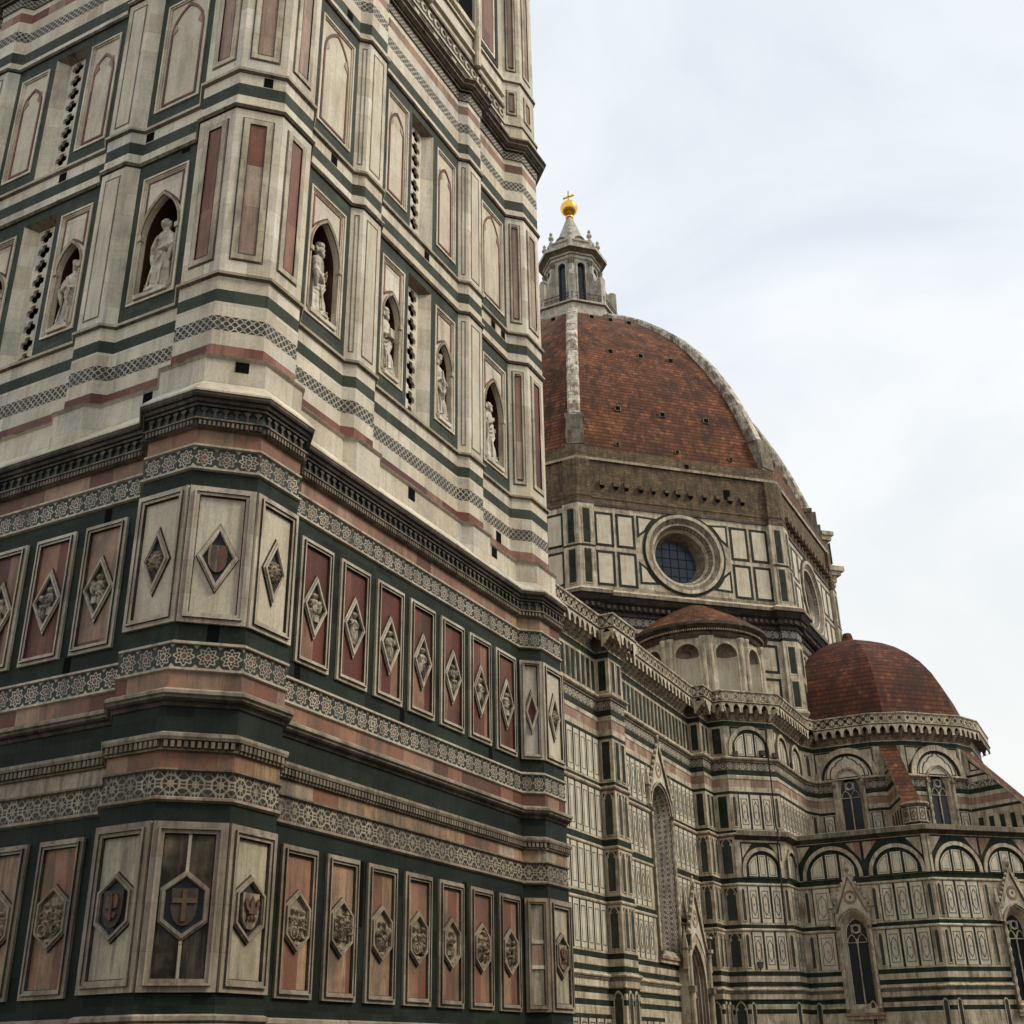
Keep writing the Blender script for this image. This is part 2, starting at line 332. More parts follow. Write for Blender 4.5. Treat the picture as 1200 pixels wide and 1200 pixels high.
    def ball(s, c, r, m, n=14, sc=(1, 1, 1)):
        rows = [[(c[0]+r*sc[0]*sin(pi*j/n)*cos(2*pi*i/n), c[1]+r*sc[1]*sin(pi*j/n)*sin(2*pi*i/n), c[2]-r*sc[2]*cos(pi*j/n)) for i in range(n)] for j in range(n+1)]
        s.grid(rows, m, True)
    def obj(s, name, parent=None, smooth=False, label=None, weld=False):
        me = bpy.data.meshes.new(name); me.from_pydata(s.v, [], s.f); 
        for m in s.mats: me.materials.append(MT[m])
        me.polygons.foreach_set('material_index', s.m)
        ul = me.uv_layers.new(name='UVMap'); k = 0; V = s.v; data = []
        for f, uv in zip(s.f, s.uv):
            if uv is None:
                nx = ny = nzz = 0.0
                for i, q in enumerate(f):
                    a = V[q]; b = V[f[(i+1) % len(f)]]
                    nx += (a[1]-b[1])*(a[2]+b[2]); ny += (a[2]-b[2])*(a[0]+b[0]); nzz += (a[0]-b[0])*(a[1]+b[1])
                h = hypot(nx, ny)
                if h < .35*abs(nzz) or h < 1e-9:
                    for i in f: data += [V[i][0], V[i][1]]
                else:
                    tx, ty = -ny/h, nx/h
                    for i in f: data += [V[i][0]*tx+V[i][1]*ty, V[i][2]]
            else:
                for q in uv: data += [q[0], q[1]]
        ul.data.foreach_set('uv', data)
        if smooth or weld:
            bm = bmesh.new(); bm.from_mesh(me); bmesh.ops.remove_doubles(bm, verts=bm.verts, dist=1e-4)
            bmesh.ops.recalc_face_normals(bm, faces=bm.faces); bm.to_mesh(me); bm.free()
        if smooth: me.polygons.foreach_set('use_smooth', [True]*len(me.polygons))
        o = bpy.data.objects.new(name, me); COL.objects.link(o)
        if parent: o.parent = parent
        if label: o['label'] = label
        return o

class Fr:
    """wall frame: u runs along dr (left to right seen from outside), d outwards, z up"""
    def __init__(s, o, dr):
        l = hypot(*dr); s.o = o; s.d = (dr[0]/l, dr[1]/l); s.n = (s.d[1], -s.d[0])
    def p(s, u, z, d=0): return (s.o[0]+s.d[0]*u+s.n[0]*d, s.o[1]+s.d[1]*u+s.n[1]*d, z)
    def sh(s, u, d=0): q = s.p(u, 0, d); return Fr((q[0], q[1]), s.d)

def rect(u0, u1, z0, z1): return [(u0, z0), (u1, z0), (u1, z1), (u0, z1)]
def circ(cu, cz, r, n=32, a0=0, a1=2*pi): return [(cu+r*cos(a0+(a1-a0)*i/n), cz+r*sin(a0+(a1-a0)*i/n)) for i in range(n)]
def arch(u0, u1, z0, zs, k=1.0, n=8):
    """opening outline: straight jambs to zs, then a two-centred arch; k = radius / width (0.5 round, 1 pointed)"""
    w = u1-u0; R = k*w; pts = [(u0, z0), (u1, z0)]
    th = math.acos(max(-1, min(1, (R-w/2)/R)))
    for i in range(n+1): a = th*i/n; pts.append((u1-R+R*cos(a), zs+R*sin(a)))
    for i in range(n-1, -1, -1): a = th*i/n; pts.append((u0+R-R*cos(a), zs+R*sin(a)))
    return pts
def archtop(u0, u1, zs, k): R = k*(u1-u0); return zs+sqrt(max(0, R*R-(R-(u1-u0)/2)**2))
def inset(poly, w):
    """offset a convex-ish outline inwards"""
    n = len(poly); A = sum(poly[i][0]*poly[(i+1) % n][1]-poly[(i+1) % n][0]*poly[i][1] for i in range(n)); sg = 1 if A > 0 else -1
    out = []
    for i in range(n):
        a, b, c = poly[i-1], poly[i], poly[(i+1) % n]
        d1 = (b[0]-a[0], b[1]-a[1]); d2 = (c[0]-b[0], c[1]-b[1]); l1 = hypot(*d1) or 1; l2 = hypot(*d2) or 1
        n1 = (-d1[1]/l1*sg, d1[0]/l1*sg); n2 = (-d2[1]/l2*sg, d2[0]/l2*sg); k = max(.25, 1+n1[0]*n2[0]+n1[1]*n2[1])
        out.append((b[0]+w*(n1[0]+n2[0])/k, b[1]+w*(n1[1]+n2[1])/k))
    return out
def quatrefoil(cu, cz, r, n=5):
    pts = []
    for q in range(4):
        a = q*pi/2; x, y = cu+r*.5*cos(a), cz+r*.5*sin(a)
        for i in range(n): t = a-pi*.62+pi*1.24*i/(n-1); pts.append((x+r*.5*cos(t), y+r*.5*sin(t)))
    return pts
def thing(name, label, cat, loc=(0, 0, 0), group=None, kind=None):
    o = bpy.data.objects.new(name, None); COL.objects.link(o); o.location = loc; o['label'] = label; o['category'] = cat
    if group: o['group'] = group
    return o
def part(name, parent): 
    o = bpy.data.objects.new(name, None); COL.objects.link(o); o.parent = parent; return o
def tag(o, label, cat, group=None, kind=None):
    o['label'] = label; o['category'] = cat
    if group: o['group'] = group
    return o
T8 = tan(pi/8)

#@@GROUND
g = MB(); g.face([(-900, -900, 0), (1200, -900, 0), (1200, 900, 0), (-900, 900, 0)], 'pave', [(-900, -900), (1200, -900), (1200, 900), (-900, 900)])
go = g.obj('piazza_pavement'); go['kind'] = 'structure'

# ================================================================ BELL TOWER
TW = thing('bell_tower', 'tall square bell tower clad in white, green and red marble with octagonal corner buttresses', 'bell tower')
LT = 11.596
A1, W1 = 1.4266, .986; A3, W3 = 1.212, .776
def tower_path(a, w, pil=0.0, shrink=0.0):
    s_ = a*T8; j = a+s_-w; P = []
    for k in range(4):
        # side k local frame: corner k -> corner k+1 ; build corner buttress then wall
        seq = [(-w, j), (-a, s_), (-a, -s_), (-s_, -a), (s_, -a), (j, -w)]
        if pil:
            for u0, u1 in ((2.66, 3.84), (7.756, 8.936)):
                seq += [(u0, -w), (u0+pil, -w-pil), (u1-pil, -w-pil), (u1, -w)]
        c, s2 = [(1, 0), (0, 1), (-1, 0), (0, -1)][k]
        ox, oy = [(0, 0), (LT, 0), (LT, LT), (0, LT)][k]
        P += [(ox+c*x-s2*y, oy+s2*x+c*y) for x, y in seq]
    return P
PA = tower_path(A1, W1); PB = tower_path(A3, W3, .22); PB0 = tower_path(A3, W3)
def band(name, path, prof, mats, nv=False, label=None, parent=TW, closed=True):
    b = MB(); b.sweep(path, prof, mats, closed, nv); return b.obj(name, parent, label=label)
def dentils(b, path, z0, z1, d0, d1, w, pitch, m, closed=True):
    n = len(path)
    for i in range(n if closed else n-1):
        a, c = path[i], path[(i+1) % n]; l = hypot(c[0]-a[0], c[1]-a[1])
        if l < pitch*.6: continue
        fr = Fr(a, (c[0]-a[0], c[1]-a[1])); k = max(1, round(l/pitch)); q = l/k
        for j in range(k): b.box(fr, (j+.5)*q-w/2, (j+.5)*q+w/2, z0, z1, d0, d1, m)
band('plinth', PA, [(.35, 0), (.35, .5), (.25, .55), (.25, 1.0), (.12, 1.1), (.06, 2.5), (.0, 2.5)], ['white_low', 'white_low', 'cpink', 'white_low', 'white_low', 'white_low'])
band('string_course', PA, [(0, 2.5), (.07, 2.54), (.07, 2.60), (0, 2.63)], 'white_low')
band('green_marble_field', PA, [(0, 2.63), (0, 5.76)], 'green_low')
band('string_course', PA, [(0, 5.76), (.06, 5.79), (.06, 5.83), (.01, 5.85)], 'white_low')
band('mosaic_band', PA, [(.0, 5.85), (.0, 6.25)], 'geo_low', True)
band('string_course', PA, [(0, 6.25), (.045, 6.27), (.045, 6.30), (0, 6.31)], 'greyst')
band('peach_marble_band', PA, [(0, 6.31), (0, 6.58)], 'peach')
b = MB(); b.sweep(PA, [(0, 6.58), (.05, 6.585), (.05, 6.62), (.03, 6.62), (.04, 6.745), (.11, 6.75), (.13, 6.80), (.13, 6.85), (0, 6.90)], ['greyst', 'greyst', 'dark', 'dark', 'greyst', 'white_low', 'white_low', 'greyst'], True)
dentils(b, PA, 6.63, 6.735, .03, .10, .062, .105, 'greyst'); b.obj('dentil_cornice', TW)
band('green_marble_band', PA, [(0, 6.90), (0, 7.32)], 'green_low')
b = MB(); b.sweep(PA, [(0, 7.32), (.03, 7.33), (.05, 7.39), (.10, 7.41), (.13, 7.45), (.13, 7.49), (.17, 7.51), (.17, 7.565), (.12, 7.60), (.02, 7.635), (0, 7.635)], ['dark', 'dark', 'dark', 'dark', 'greyst', 'white_low', 'white_low', 'white_low', 'white_low', 'white_low'], True); b.obj('cornice', TW)
band('red_marble_band', PA, [(0, 7.63), (0, 7.93)], 'pink')
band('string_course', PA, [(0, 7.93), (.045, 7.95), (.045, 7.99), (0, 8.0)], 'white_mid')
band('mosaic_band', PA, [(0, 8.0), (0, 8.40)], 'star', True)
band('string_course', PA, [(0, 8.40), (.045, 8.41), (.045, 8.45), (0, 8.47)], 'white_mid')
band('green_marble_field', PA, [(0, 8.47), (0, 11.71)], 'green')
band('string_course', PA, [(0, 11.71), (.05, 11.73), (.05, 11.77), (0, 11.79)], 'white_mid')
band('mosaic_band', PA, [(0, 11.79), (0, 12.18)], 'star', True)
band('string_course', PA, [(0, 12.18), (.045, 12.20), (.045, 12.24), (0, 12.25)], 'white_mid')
band('red_marble_band', PA, [(0, 12.25), (0, 12.56)], 'pink')
b = MB(); b.sweep(PA, [(0, 12.56), (.08, 12.58), (.08, 12.70), (.13, 12.72), (.13, 12.75), (.02, 12.77)], ['greyst', 'dark', 'greyst', 'greyst', 'greyst'], True)
dentils(b, PA, 12.60, 12.69, .08, .12, .045, .085, 'greyst'); b.obj('bead_moulding', TW)
b = MB(); b.sweep(PA, [(.02, 12.77), (.02, 12.93), (.04, 12.98), (.06, 13.01)], ['leafc', 'leafc', 'leafc'], True)
n = len(PA)
for i in range(n):
    a, c = PA[i], PA[(i+1) % n]; l = hypot(c[0]-a[0], c[1]-a[1])
    if l < .3: continue
    fr = Fr(a, (c[0]-a[0], c[1]-a[1])); k = max(1, round(l/.21)); q = l/k
    for j in range(k):
        u = (j+.5)*q
        b.prism(fr, [(u-.035, 12.80), (u, 12.775), (u+.035, 12.80), (u+.02, 12.9), (u+.075, 12.97), (u, 13.0), (u-.075, 12.97), (u-.02, 12.9)], 0, .075, 'dark', 'leafc')
b.obj('leaf_frieze', TW)
band('main_cornice', PA, [(.05, 13.0), (.10, 13.01), (.10, 13.06), (.14, 13.08), (.16, 13.14), (.20, 13.16), (.22, 13.20), (.22, 13.255), (.235, 13.26), (.235, 13.30), (-.05, 13.62)], ['black_st', 'dark', 'black_st', 'dark', 'black_st', 'dark', 'dark', 'white', 'white', 'white'])  # undersides blacker than the risers: shade put into the cornice colour
# --- statue storeys (set back)
band('base_course', PB0 if False else PB, [(.16, 13.30), (.16, 14.14), (.21, 14.18), (.21, 14.22), (.02, 14.27)], ['white', 'white', 'greyst', 'white'])
band('red_marble_band', PB, [(0, 14.27), (0, 14.57)], 'red')
band('white_marble_band', PB, [(0, 14.57), (0, 14.90)], 'white')
band('mosaic_band', PB, [(0, 14.90), (0, 15.24)], 'quat', True)
band('white_marble_band', PB, [(0, 15.24), (0, 15.57)], 'white')
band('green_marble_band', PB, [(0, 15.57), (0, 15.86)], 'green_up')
band('white_marble_band', PB, [(0, 15.86), (0, 16.17), (.07, 16.20), (.09, 16.25), (.0, 16.28)], ['white', 'greyst', 'white', 'white'])
band('white_marble_band', PB, [(0, 20.58), (.04, 20.60), (.08, 20.66), (.08, 20.70), (0, 20.73), (0, 20.97)], ['black_st', 'greyst', 'white', 'white', 'white'])  # black underside: dirt and shade painted beneath the moulding
band('green_marble_band', PB, [(0, 20.97), (0, 21.30)], 'green_up')
band('white_marble_band', PB, [(0, 21.30), (0, 21.60), (.07, 21.64), (.09, 21.69), (0, 21.72)], ['white', 'greyst', 'white', 'white'])
band('white_marble_band', PB, [(0, 26.0), (.04, 26.02), (.08, 26.07), (.08, 26.11), (0, 26.13), (0, 26.33)], ['black_st', 'greyst', 'white', 'white', 'white'])  # black underside again has dirt and shade in its colour
band('green_marble_band', PB, [(0, 26.33), (0, 26.70)], 'green_up')
band('white_marble_band', PB, [(0, 26.70), (0, 27.12)], 'white')
band('mosaic_band', PB, [(0, 27.12), (0, 27.48)], 'quat', True)
band('white_marble_band', PB, [(0, 27.48), (0, 27.84)], 'white')
band('pink_marble_band', PB, [(0, 27.84), (0, 28.17)], 'pink')
b = MB(); b.sweep(PB, [(0, 28.17), (0, 28.36), (.04, 28.37)], ['white', 'greyst'], True); b.sweep(PB, [(.04, 28.37), (.05, 28.66)], 'quat', True, True); b.obj('inlaid_frieze', TW)
band('main_cornice', PB, [(.06, 28.67), (.12, 28.69), (.12, 28.74), (.17, 28.76), (.20, 28.83), (.26, 28.85), (.26, 28.90), (.31, 28.96), (.34, 28.98), (.34, 29.04), (-.06, 29.3)], ['dark', 'greyst', 'dark', 'dark', 'greyst', 'greyst', 'dark', 'dark', 'greyst', 'greyst'])
# --- upper shaft above the second cornice
band('white_marble_band', PB0, [(.05, 29.1), (.05, 29.75), (.10, 29.78), (.10, 29.86), (0, 29.9)], ['white', 'greyst', 'white', 'white'])
b = MB(); b.sweep(PB0, [(0, 29.9), (0, 31.7), (.07, 31.74), (.07, 31.82), (0, 31.86), (0, 44.0), (.5, 44.5), (.5, 44.8), (0, 45), (0, 58), (.5, 58.5), (.5, 58.8), (0, 59), (0, 80), (1.6, 81.6), (1.6, 84.7), (1.3, 84.7)], ['white', 'greyst', 'white', 'white', 'white', 'dark', 'white', 'white', 'white', 'dark', 'white', 'white', 'white', 'greyst', 'white', 'white'], True)
b.face([(-2, -2, 84.6), (LT+2, -2, 84.6), (LT+2, LT+2, 84.6), (-2, LT+2, 84.6)], 'tile2'); b.obj('upper_shaft', TW)

SIDES = [Fr((0, 0), (1, 0)), Fr((0, LT), (0, -1)), Fr((LT, 0), (0, 1)), Fr((LT, LT), (-1, 0))]   # south, west, east, north
for fr in SIDES:
    fr.w1 = fr.sh(0, W1); fr.w3 = fr.sh(0, W3)
# ---- relief figures
def blobs_height(bl, u, z):
    h = 0
    for b in bl:
        if b[0] == 'R':
            _, cu, cz, w, hh_, H = b
            if abs(u-cu) < w and abs(z-cz) < hh_: h = max(h, H*(1 if int((z-cz)*22) % 2 else .8))
        elif b[0] == 'C':
            _, cu, cz, r, ri, H = b; q = hypot(u-cu, z-cz)
            if ri < q < r: h = max(h, H)
        elif b[0] == 'T':
            _, cu, cz, w, hh_, H = b; t = (z-cz)/hh_
            if 0 < t < 1 and abs(u-cu) < w*(1-t): h = max(h, H)
        else:
            cu, cz, ru, rz, hh, ang = b
            x, y = u-cu, z-cz; c, s_ = cos(ang), sin(ang); x, y = x*c+y*s_, -x*s_+y*c
            q = (x/ru)**2+(y/rz)**2
            if q < 1: h = max(h, hh*((1-q)**.42)*(1+.16*sin(9*x/ru+4*y/rz+9*cu)))
    return h
def relief_grid(b, fr, poly, bl, d0, mbg, mfig, nu=30, nzz=36):
    us = [p[0] for p in poly]; zs = [p[1] for p in poly]; u0, u1, z0, z1 = min(us), max(us), min(zs), max(zs)
    def span(z):
        xs = []
        n = len(poly)
        for i in range(n):
            a, c = poly[i], poly[(i+1) % n]
            if (a[1]-z)*(c[1]-z) <= 0 and abs(a[1]-c[1]) > 1e-9: xs.append(a[0]+(c[0]-a[0])*(z-a[1])/(c[1]-a[1]))
        return (min(xs), max(xs)) if len(xs) >= 2 else ((u0+u1)/2,)*2
    rows = []; hs = []
    for j in range(nzz+1):
        z = z0+(z1-z0)*(j/nzz*.998+.001); a, c = span(z); r = []; hr = []
        for i in range(nu+1):
            u = a+(c-a)*i/nu; h = blobs_height(bl, u, z); r.append(fr.p(u, z, d0+h)); hr.append(h)
        rows.append(r); hs.append(hr)
    for j in range(nzz):
        for i in range(nu):
            hm = max(hs[j][i], hs[j][i+1], hs[j+1][i], hs[j+1][i+1])
            b.face([rows[j][i], rows[j][i+1], rows[j+1][i+1], rows[j+1][i]], mfig if hm > .006 else mbg)
def figure_blobs(rnd, cu, cz, s_, H):
    """a robed seated or standing figure with head, shoulders, arms, knees and an attribute"""
    lean = rnd.uniform(-.07, .07)*s_; sd = rnd.choice((-1, 1)); pose = rnd.choice(('sit', 'sit', 'stand', 'stride'))
    hz_ = cz+(.30 if pose == 'sit' else .34)*s_
    B = [(cu+lean, hz_, .058*s_, .072*s_, H, 0), (cu+lean, hz_+.03*s_, .075*s_, .06*s_, H*.72, 0), (cu+lean*.7, cz+.15*s_, .115*s_, .09*s_, H*.85, .2*sd),
         (cu+lean*.4, cz+.02*s_, .085*s_, .14*s_, H*.78, 0),
         (cu-.12*s_*sd, cz+.09*s_, .034*s_, .10*s_, H*.95, -.35*sd), (cu-.06*s_*sd, cz+.0*s_, .034*s_, .085*s_, H*1.05, 1.1*sd),
         (cu+.13*s_*sd, cz+.11*s_, .032*s_, .10*s_, H*.9, .6*sd), (cu+.20*s_*sd, cz+.13*s_, .03*s_, .07*s_, H*.95, -1.0*sd)]
    if pose == 'sit': B += [(cu+.08*s_*sd, cz-.10*s_, .16*s_, .06*s_, H, .1*sd), (cu+.19*s_*sd, cz-.24*s_, .045*s_, .15*s_, H*.85, .08), (cu+.07*s_*sd, cz-.26*s_, .05*s_, .16*s_, H*.7, -.05), ('R', cu-.10*s_*sd, cz-.23*s_, .09*s_, .09*s_, H*.4)]
    elif pose == 'stand': B += [(cu-.045*s_, cz-.20*s_, .06*s_, .24*s_, H*.8, .05), (cu+.06*s_, cz-.21*s_, .06*s_, .24*s_, H*.95, -.05), (cu, cz-.40*s_, .14*s_, .05*s_, H*.6, 0)]
    else: B += [(cu-.09*s_*sd, cz-.20*s_, .05*s_, .22*s_, H*.8, -.35*sd), (cu+.10*s_*sd, cz-.19*s_, .055*s_, .20*s_, H*.95, .35*sd)]
    a = rnd.choice(('C', 'R', 'T', 'S', 'W')); x, z = cu+.22*s_*sd, cz+.20*s_
    if a == 'C': B.append(('C', x, z, .07*s_, .04*s_, H*.8))
    if a == 'R': B.append(('R', x, z-.05*s_, .05*s_, .06*s_, H*.7))
    if a == 'T': B.append(('T', x, z-.12*s_, .07*s_, .24*s_, H*.6))
    if a == 'S': B.append(('R', x, z-.15*s_, .012*s_, .34*s_, H*.7))
    if a == 'W': B += [(cu-.20*s_*sd, cz+.18*s_, .05*s_, .17*s_, H*.5, .6*sd), (cu-.24*s_*sd, cz+.06*s_, .04*s_, .14*s_, H*.45, .3*sd)]
    return B
def hexscene_blobs(rnd, cu, cz, w, h):
    H = .11; B = []; n_ = rnd.choice((1, 2, 2, 3)); kind = rnd.choice(('house', 'wheel', 'tree', 'arch', 'horse', 'desk'))
    xs = {1: [rnd.uniform(-.1, .1)], 2: [-.19, .17], 3: [-.26, .0, .25]}[n_]
    for x in xs: B += figure_blobs(rnd, cu+x*w, cz-.03+rnd.uniform(-.03, .03), h*(.72 if n_ < 3 else .58), H)
    if kind == 'house': B += [('R', cu+.22*w, cz+.06*h, .12*w, .20*h, H*.35), ('T', cu+.22*w, cz+.26*h, .15*w, .12*h, H*.5)]
    if kind == 'wheel': B += [('C', cu-.18*w, cz-.22*h, .15*w, .11*w, H*.8), ('C', cu+.22*w, cz-.22*h, .13*w, .095*w, H*.8)]
    if kind == 'tree': B += [('R', cu+.3*w, cz-.05*h, .015*w, .22*h, H*.5)]+[(cu+.3*w+rnd.uniform(-.08, .08)*w, cz+(.12+.07*q)*h, .07*w, .05*h, H*.6, 0) for q in range(4)]
    if kind == 'arch': B += [('C', cu, cz+.10*h, .40*w, .34*w, H*.5)]
    if kind == 'horse': B += [(cu+.02*w, cz-.12*h, .24*w, .10*h, H, .1), (cu+.26*w, cz+.02*h, .06*w, .14*h, H, -.5), (cu-.14*w, cz-.27*h, .03*w, .13*h, H*.8, .1), (cu+.14*w, cz-.27*h, .03*w, .13*h, H*.8, -.1)]
    if kind == 'desk': B += [('R', cu-.2*w, cz-.22*h, .16*w, .05*h, H*.9), ('R', cu-.3*w, cz-.3*h, .02*w, .1*h, H*.7)]
    B += [('R', cu, cz-.40*h, .45*w, .035*h, H*.5)]
    return B
def lion_blobs(cu, cz, s_):
    H = .12; B = [(cu, cz, .26*s_, .30*s_, H*.55, 0), (cu, cz-.02, .15*s_, .20*s_, H, 0), (cu, cz-.11*s_, .09*s_, .08*s_, H*1.35, 0), (cu, cz-.04*s_, .035*s_, .10*s_, H*1.3, 0),
                      (cu-.09*s_, cz+.07*s_, .06*s_, .03*s_, H*1.15, -.3), (cu+.09*s_, cz+.07*s_, .06*s_, .03*s_, H*1.15, .3), (cu, cz-.24*s_, .08*s_, .05*s_, H*.9, 0)]
    for i in range(11):
        a = i*2*pi/11; B.append((cu+.25*s_*cos(a), cz+.28*s_*sin(a), .075*s_, .06*s_, H*.6, a))
    return B
def hexagon(cu, cz, w, h, t): return [(cu-w, cz-t), (cu, cz-h), (cu+w, cz-t), (cu+w, cz+t), (cu, cz+h), (cu-w, cz+t)]
def lozenge(cu, cz, w, h): return [(cu-w, cz), (cu, cz-h), (cu+w, cz), (cu, cz+h)]
def framed_panel(parent, fr, u0, u1, z0, z1, inlay, shape, kind, rnd, cu, cz, wm='white_mid', fw=.15, label=None, hw=.36, hh=.53):
    """moulded frame, inlaid slab, raised hexagonal or lozenge frame with a carving inside it"""
    fr_ = MB()
    O = rect(u0, u1, z0, z1)
    fr_.ring(fr, O, inset(O, fw*.45), 0, .055, wm); fr_.ring(fr, inset(O, fw*.45), inset(O, fw*.62), 0, .10, wm, 'dark'); fr_.ring(fr, inset(O, fw*.62), inset(O, fw*.93), 0, .07, wm, 'dark'); fr_.ring(fr, inset(O, fw*.93), inset(O, fw*1.02), 0, .02, 'black_st')  # dark sides and thin black ring: crevice dirt and step shadows painted in
    root = MB(); root.prism(fr, inset(O, fw), 0, .012, inlay)
    ro = root.obj('relief_panel', parent, label=label)
    fr_.obj('frame', ro)
    if shape is None: return ro
    sh = hexagon(cu, cz, hw, hh, hh*.47) if shape == 'hex' else lozenge(cu, cz, hw, hh)
    si = inset(sh, .085)
    b = MB(); sho = inset(sh, -.014); b.ring(fr, sho, sh, 0, .02, 'black_st'); b.ring(fr, sh, inset(sh, .03), .01, .05, wm, 'dark'); b.ring(fr, inset(sh, .03), inset(sh, .07), .01, .085, wm); b.ring(fr, inset(sh, .07), si, .01, .06, wm, 'greyst', .012)  # black outline and dark sides paint dirt and shadow around the raised frame
    b.obj('lozenge_frame' if shape == 'loz' else 'hexagonal_frame', ro)
    if kind is None: return ro
    b = MB()
    if kind == 'fig': relief_grid(b, fr, si, figure_blobs(rnd, cu, cz-.02, hh*1.2, .085), .015, 'reliefbg', 'relief2', 44, 72); nm = 'carved_figure'
    elif kind == 'scene': relief_grid(b, fr, si, hexscene_blobs(rnd, cu, cz, hw*2, hh*1.7), .015, 'relief', 'relief', 48, 60); nm = 'carved_scene'
    elif kind == 'lion': relief_grid(b, fr, si, lion_blobs(cu, cz, hw*1.75), .015, 'reliefbg', 'relief', 28, 36); nm = 'lion_head'
    elif kind == 'red': b.prism(fr, si, .01, .03, 'red'); nm = 'inlaid_lozenge'
    else:
        nm = 'coat_of_arms'; b.prism(fr, si, .005, .02, 'reliefbg')
        w_, h_ = (.20, .25) if shape == 'hex' else (.165, .23)
        shd = [(cu-w_, cz+h_), (cu-w_, cz-.02)]+[(cu-w_*cos(t), cz-.02-(h_*1.15)*sin(t)) for t in (.4, .8, 1.2)]+[(cu, cz-.02-h_*1.15)]+[(cu+w_*cos(t), cz-.02-(h_*1.15)*sin(t)) for t in (1.2, .8, .4)]+[(cu+w_, cz-.02), (cu+w_, cz+h_)]
        if kind == 'pale':
            b.prism(fr, [p for p in shd if p[0] <= cu+1e-6]+[(cu, cz+h_)], .02, .07, 'oldpeach'); b.prism(fr, [(cu, cz+h_)]+[p for p in shd if p[0] >= cu-1e-6], .02, .07, 'oldred')
        elif kind == 'cross':
            b.prism(fr, shd, .02, .07, 'crestdark'); b.box(fr, cu-.035, cu+.035, cz-.24, cz+h_-.02, .07, .09, 'amber'); b.box(fr, cu-w_+.02, cu-.035, cz+.03, cz+.10, .07, .09, 'amber'); b.box(fr, cu+.035, cu+w_-.02, cz+.03, cz+.10, .07, .09, 'amber')
        elif kind == 'eagle':
            b.prism(fr, shd, .02, .07, 'crestdark')
            for sg in (-1, 1):
                b.prism(fr, [(cu+sg*.03, cz+.12), (cu+sg*.07, cz+.19), (cu+sg*.13, cz+.13), (cu+sg*.12, cz-.02), (cu+sg*.05, cz-.02)][::sg], .08, .105, 'amber'); b.prism(fr, [(cu+sg*.03, cz-.06), (cu+sg*.11, cz-.10), (cu+sg*.07, cz-.17), (cu+sg*.02, cz-.15)][::sg], .08, .1, 'amber')
            b.prism(fr, [(cu-.028, cz-.2), (cu+.028, cz-.2), (cu+.03, cz+.13), (cu, cz+.21), (cu-.03, cz+.13)], .08, .12, 'oldred')
        else:   # lily
            b.prism(fr, shd, .02, .07, 'oldpeach')
            b.prism(fr, [(cu-.03, cz-.15), (cu+.03, cz-.15), (cu+.055, cz+.08), (cu, cz+.2), (cu-.055, cz+.08)], .09, .115, 'oldred')
            for sg in (-1, 1):
                b.prism(fr, [(cu+sg*.05, cz-.06), (cu+sg*.14, cz+.0), (cu+sg*.175, cz+.1), (cu+sg*.14, cz+.17), (cu+sg*.09, cz+.12), (cu+sg*.10, cz+.05), (cu+sg*.05, cz+.01)][::sg], .09, .112, 'oldred')
                b.prism(fr, [(cu+sg*.04, cz-.09), (cu+sg*.11, cz-.14), (cu+sg*.07, cz-.19)][::sg], .09, .11, 'oldred')
            b.box(fr, cu-.1, cu+.1, cz-.075, cz-.045, .09, .13, 'oldred')
    b.obj(nm, ro)
    return ro
rnd = random.Random(7)
NP = 7
seen = (0, 1)
for k, fr in enumerate(SIDES):
    f = fr.w1
    for i in range(NP):
        cu = 1.822+1.3253*i
        if k == 1: cu = LT-(1.822+1.3253*(6-i))
        full = k == 0 or (k == 1 and i >= 3)
        c1 = 'inlay1'; c2 = 'inlay2'
        if k == 1 and i == 6: c2 = 'pink'
        framed_panel(TW, f, cu-.515, cu+.515, 2.93, 5.44, c1, 'hex', 'scene' if full else None, rnd, cu, 4.18, 'white_low')
        framed_panel(TW, f, cu-.53, cu+.53, 8.78, 11.36, c2, 'loz', 'fig' if full else None, rnd, cu, 10.01, hw=.385, hh=.67)
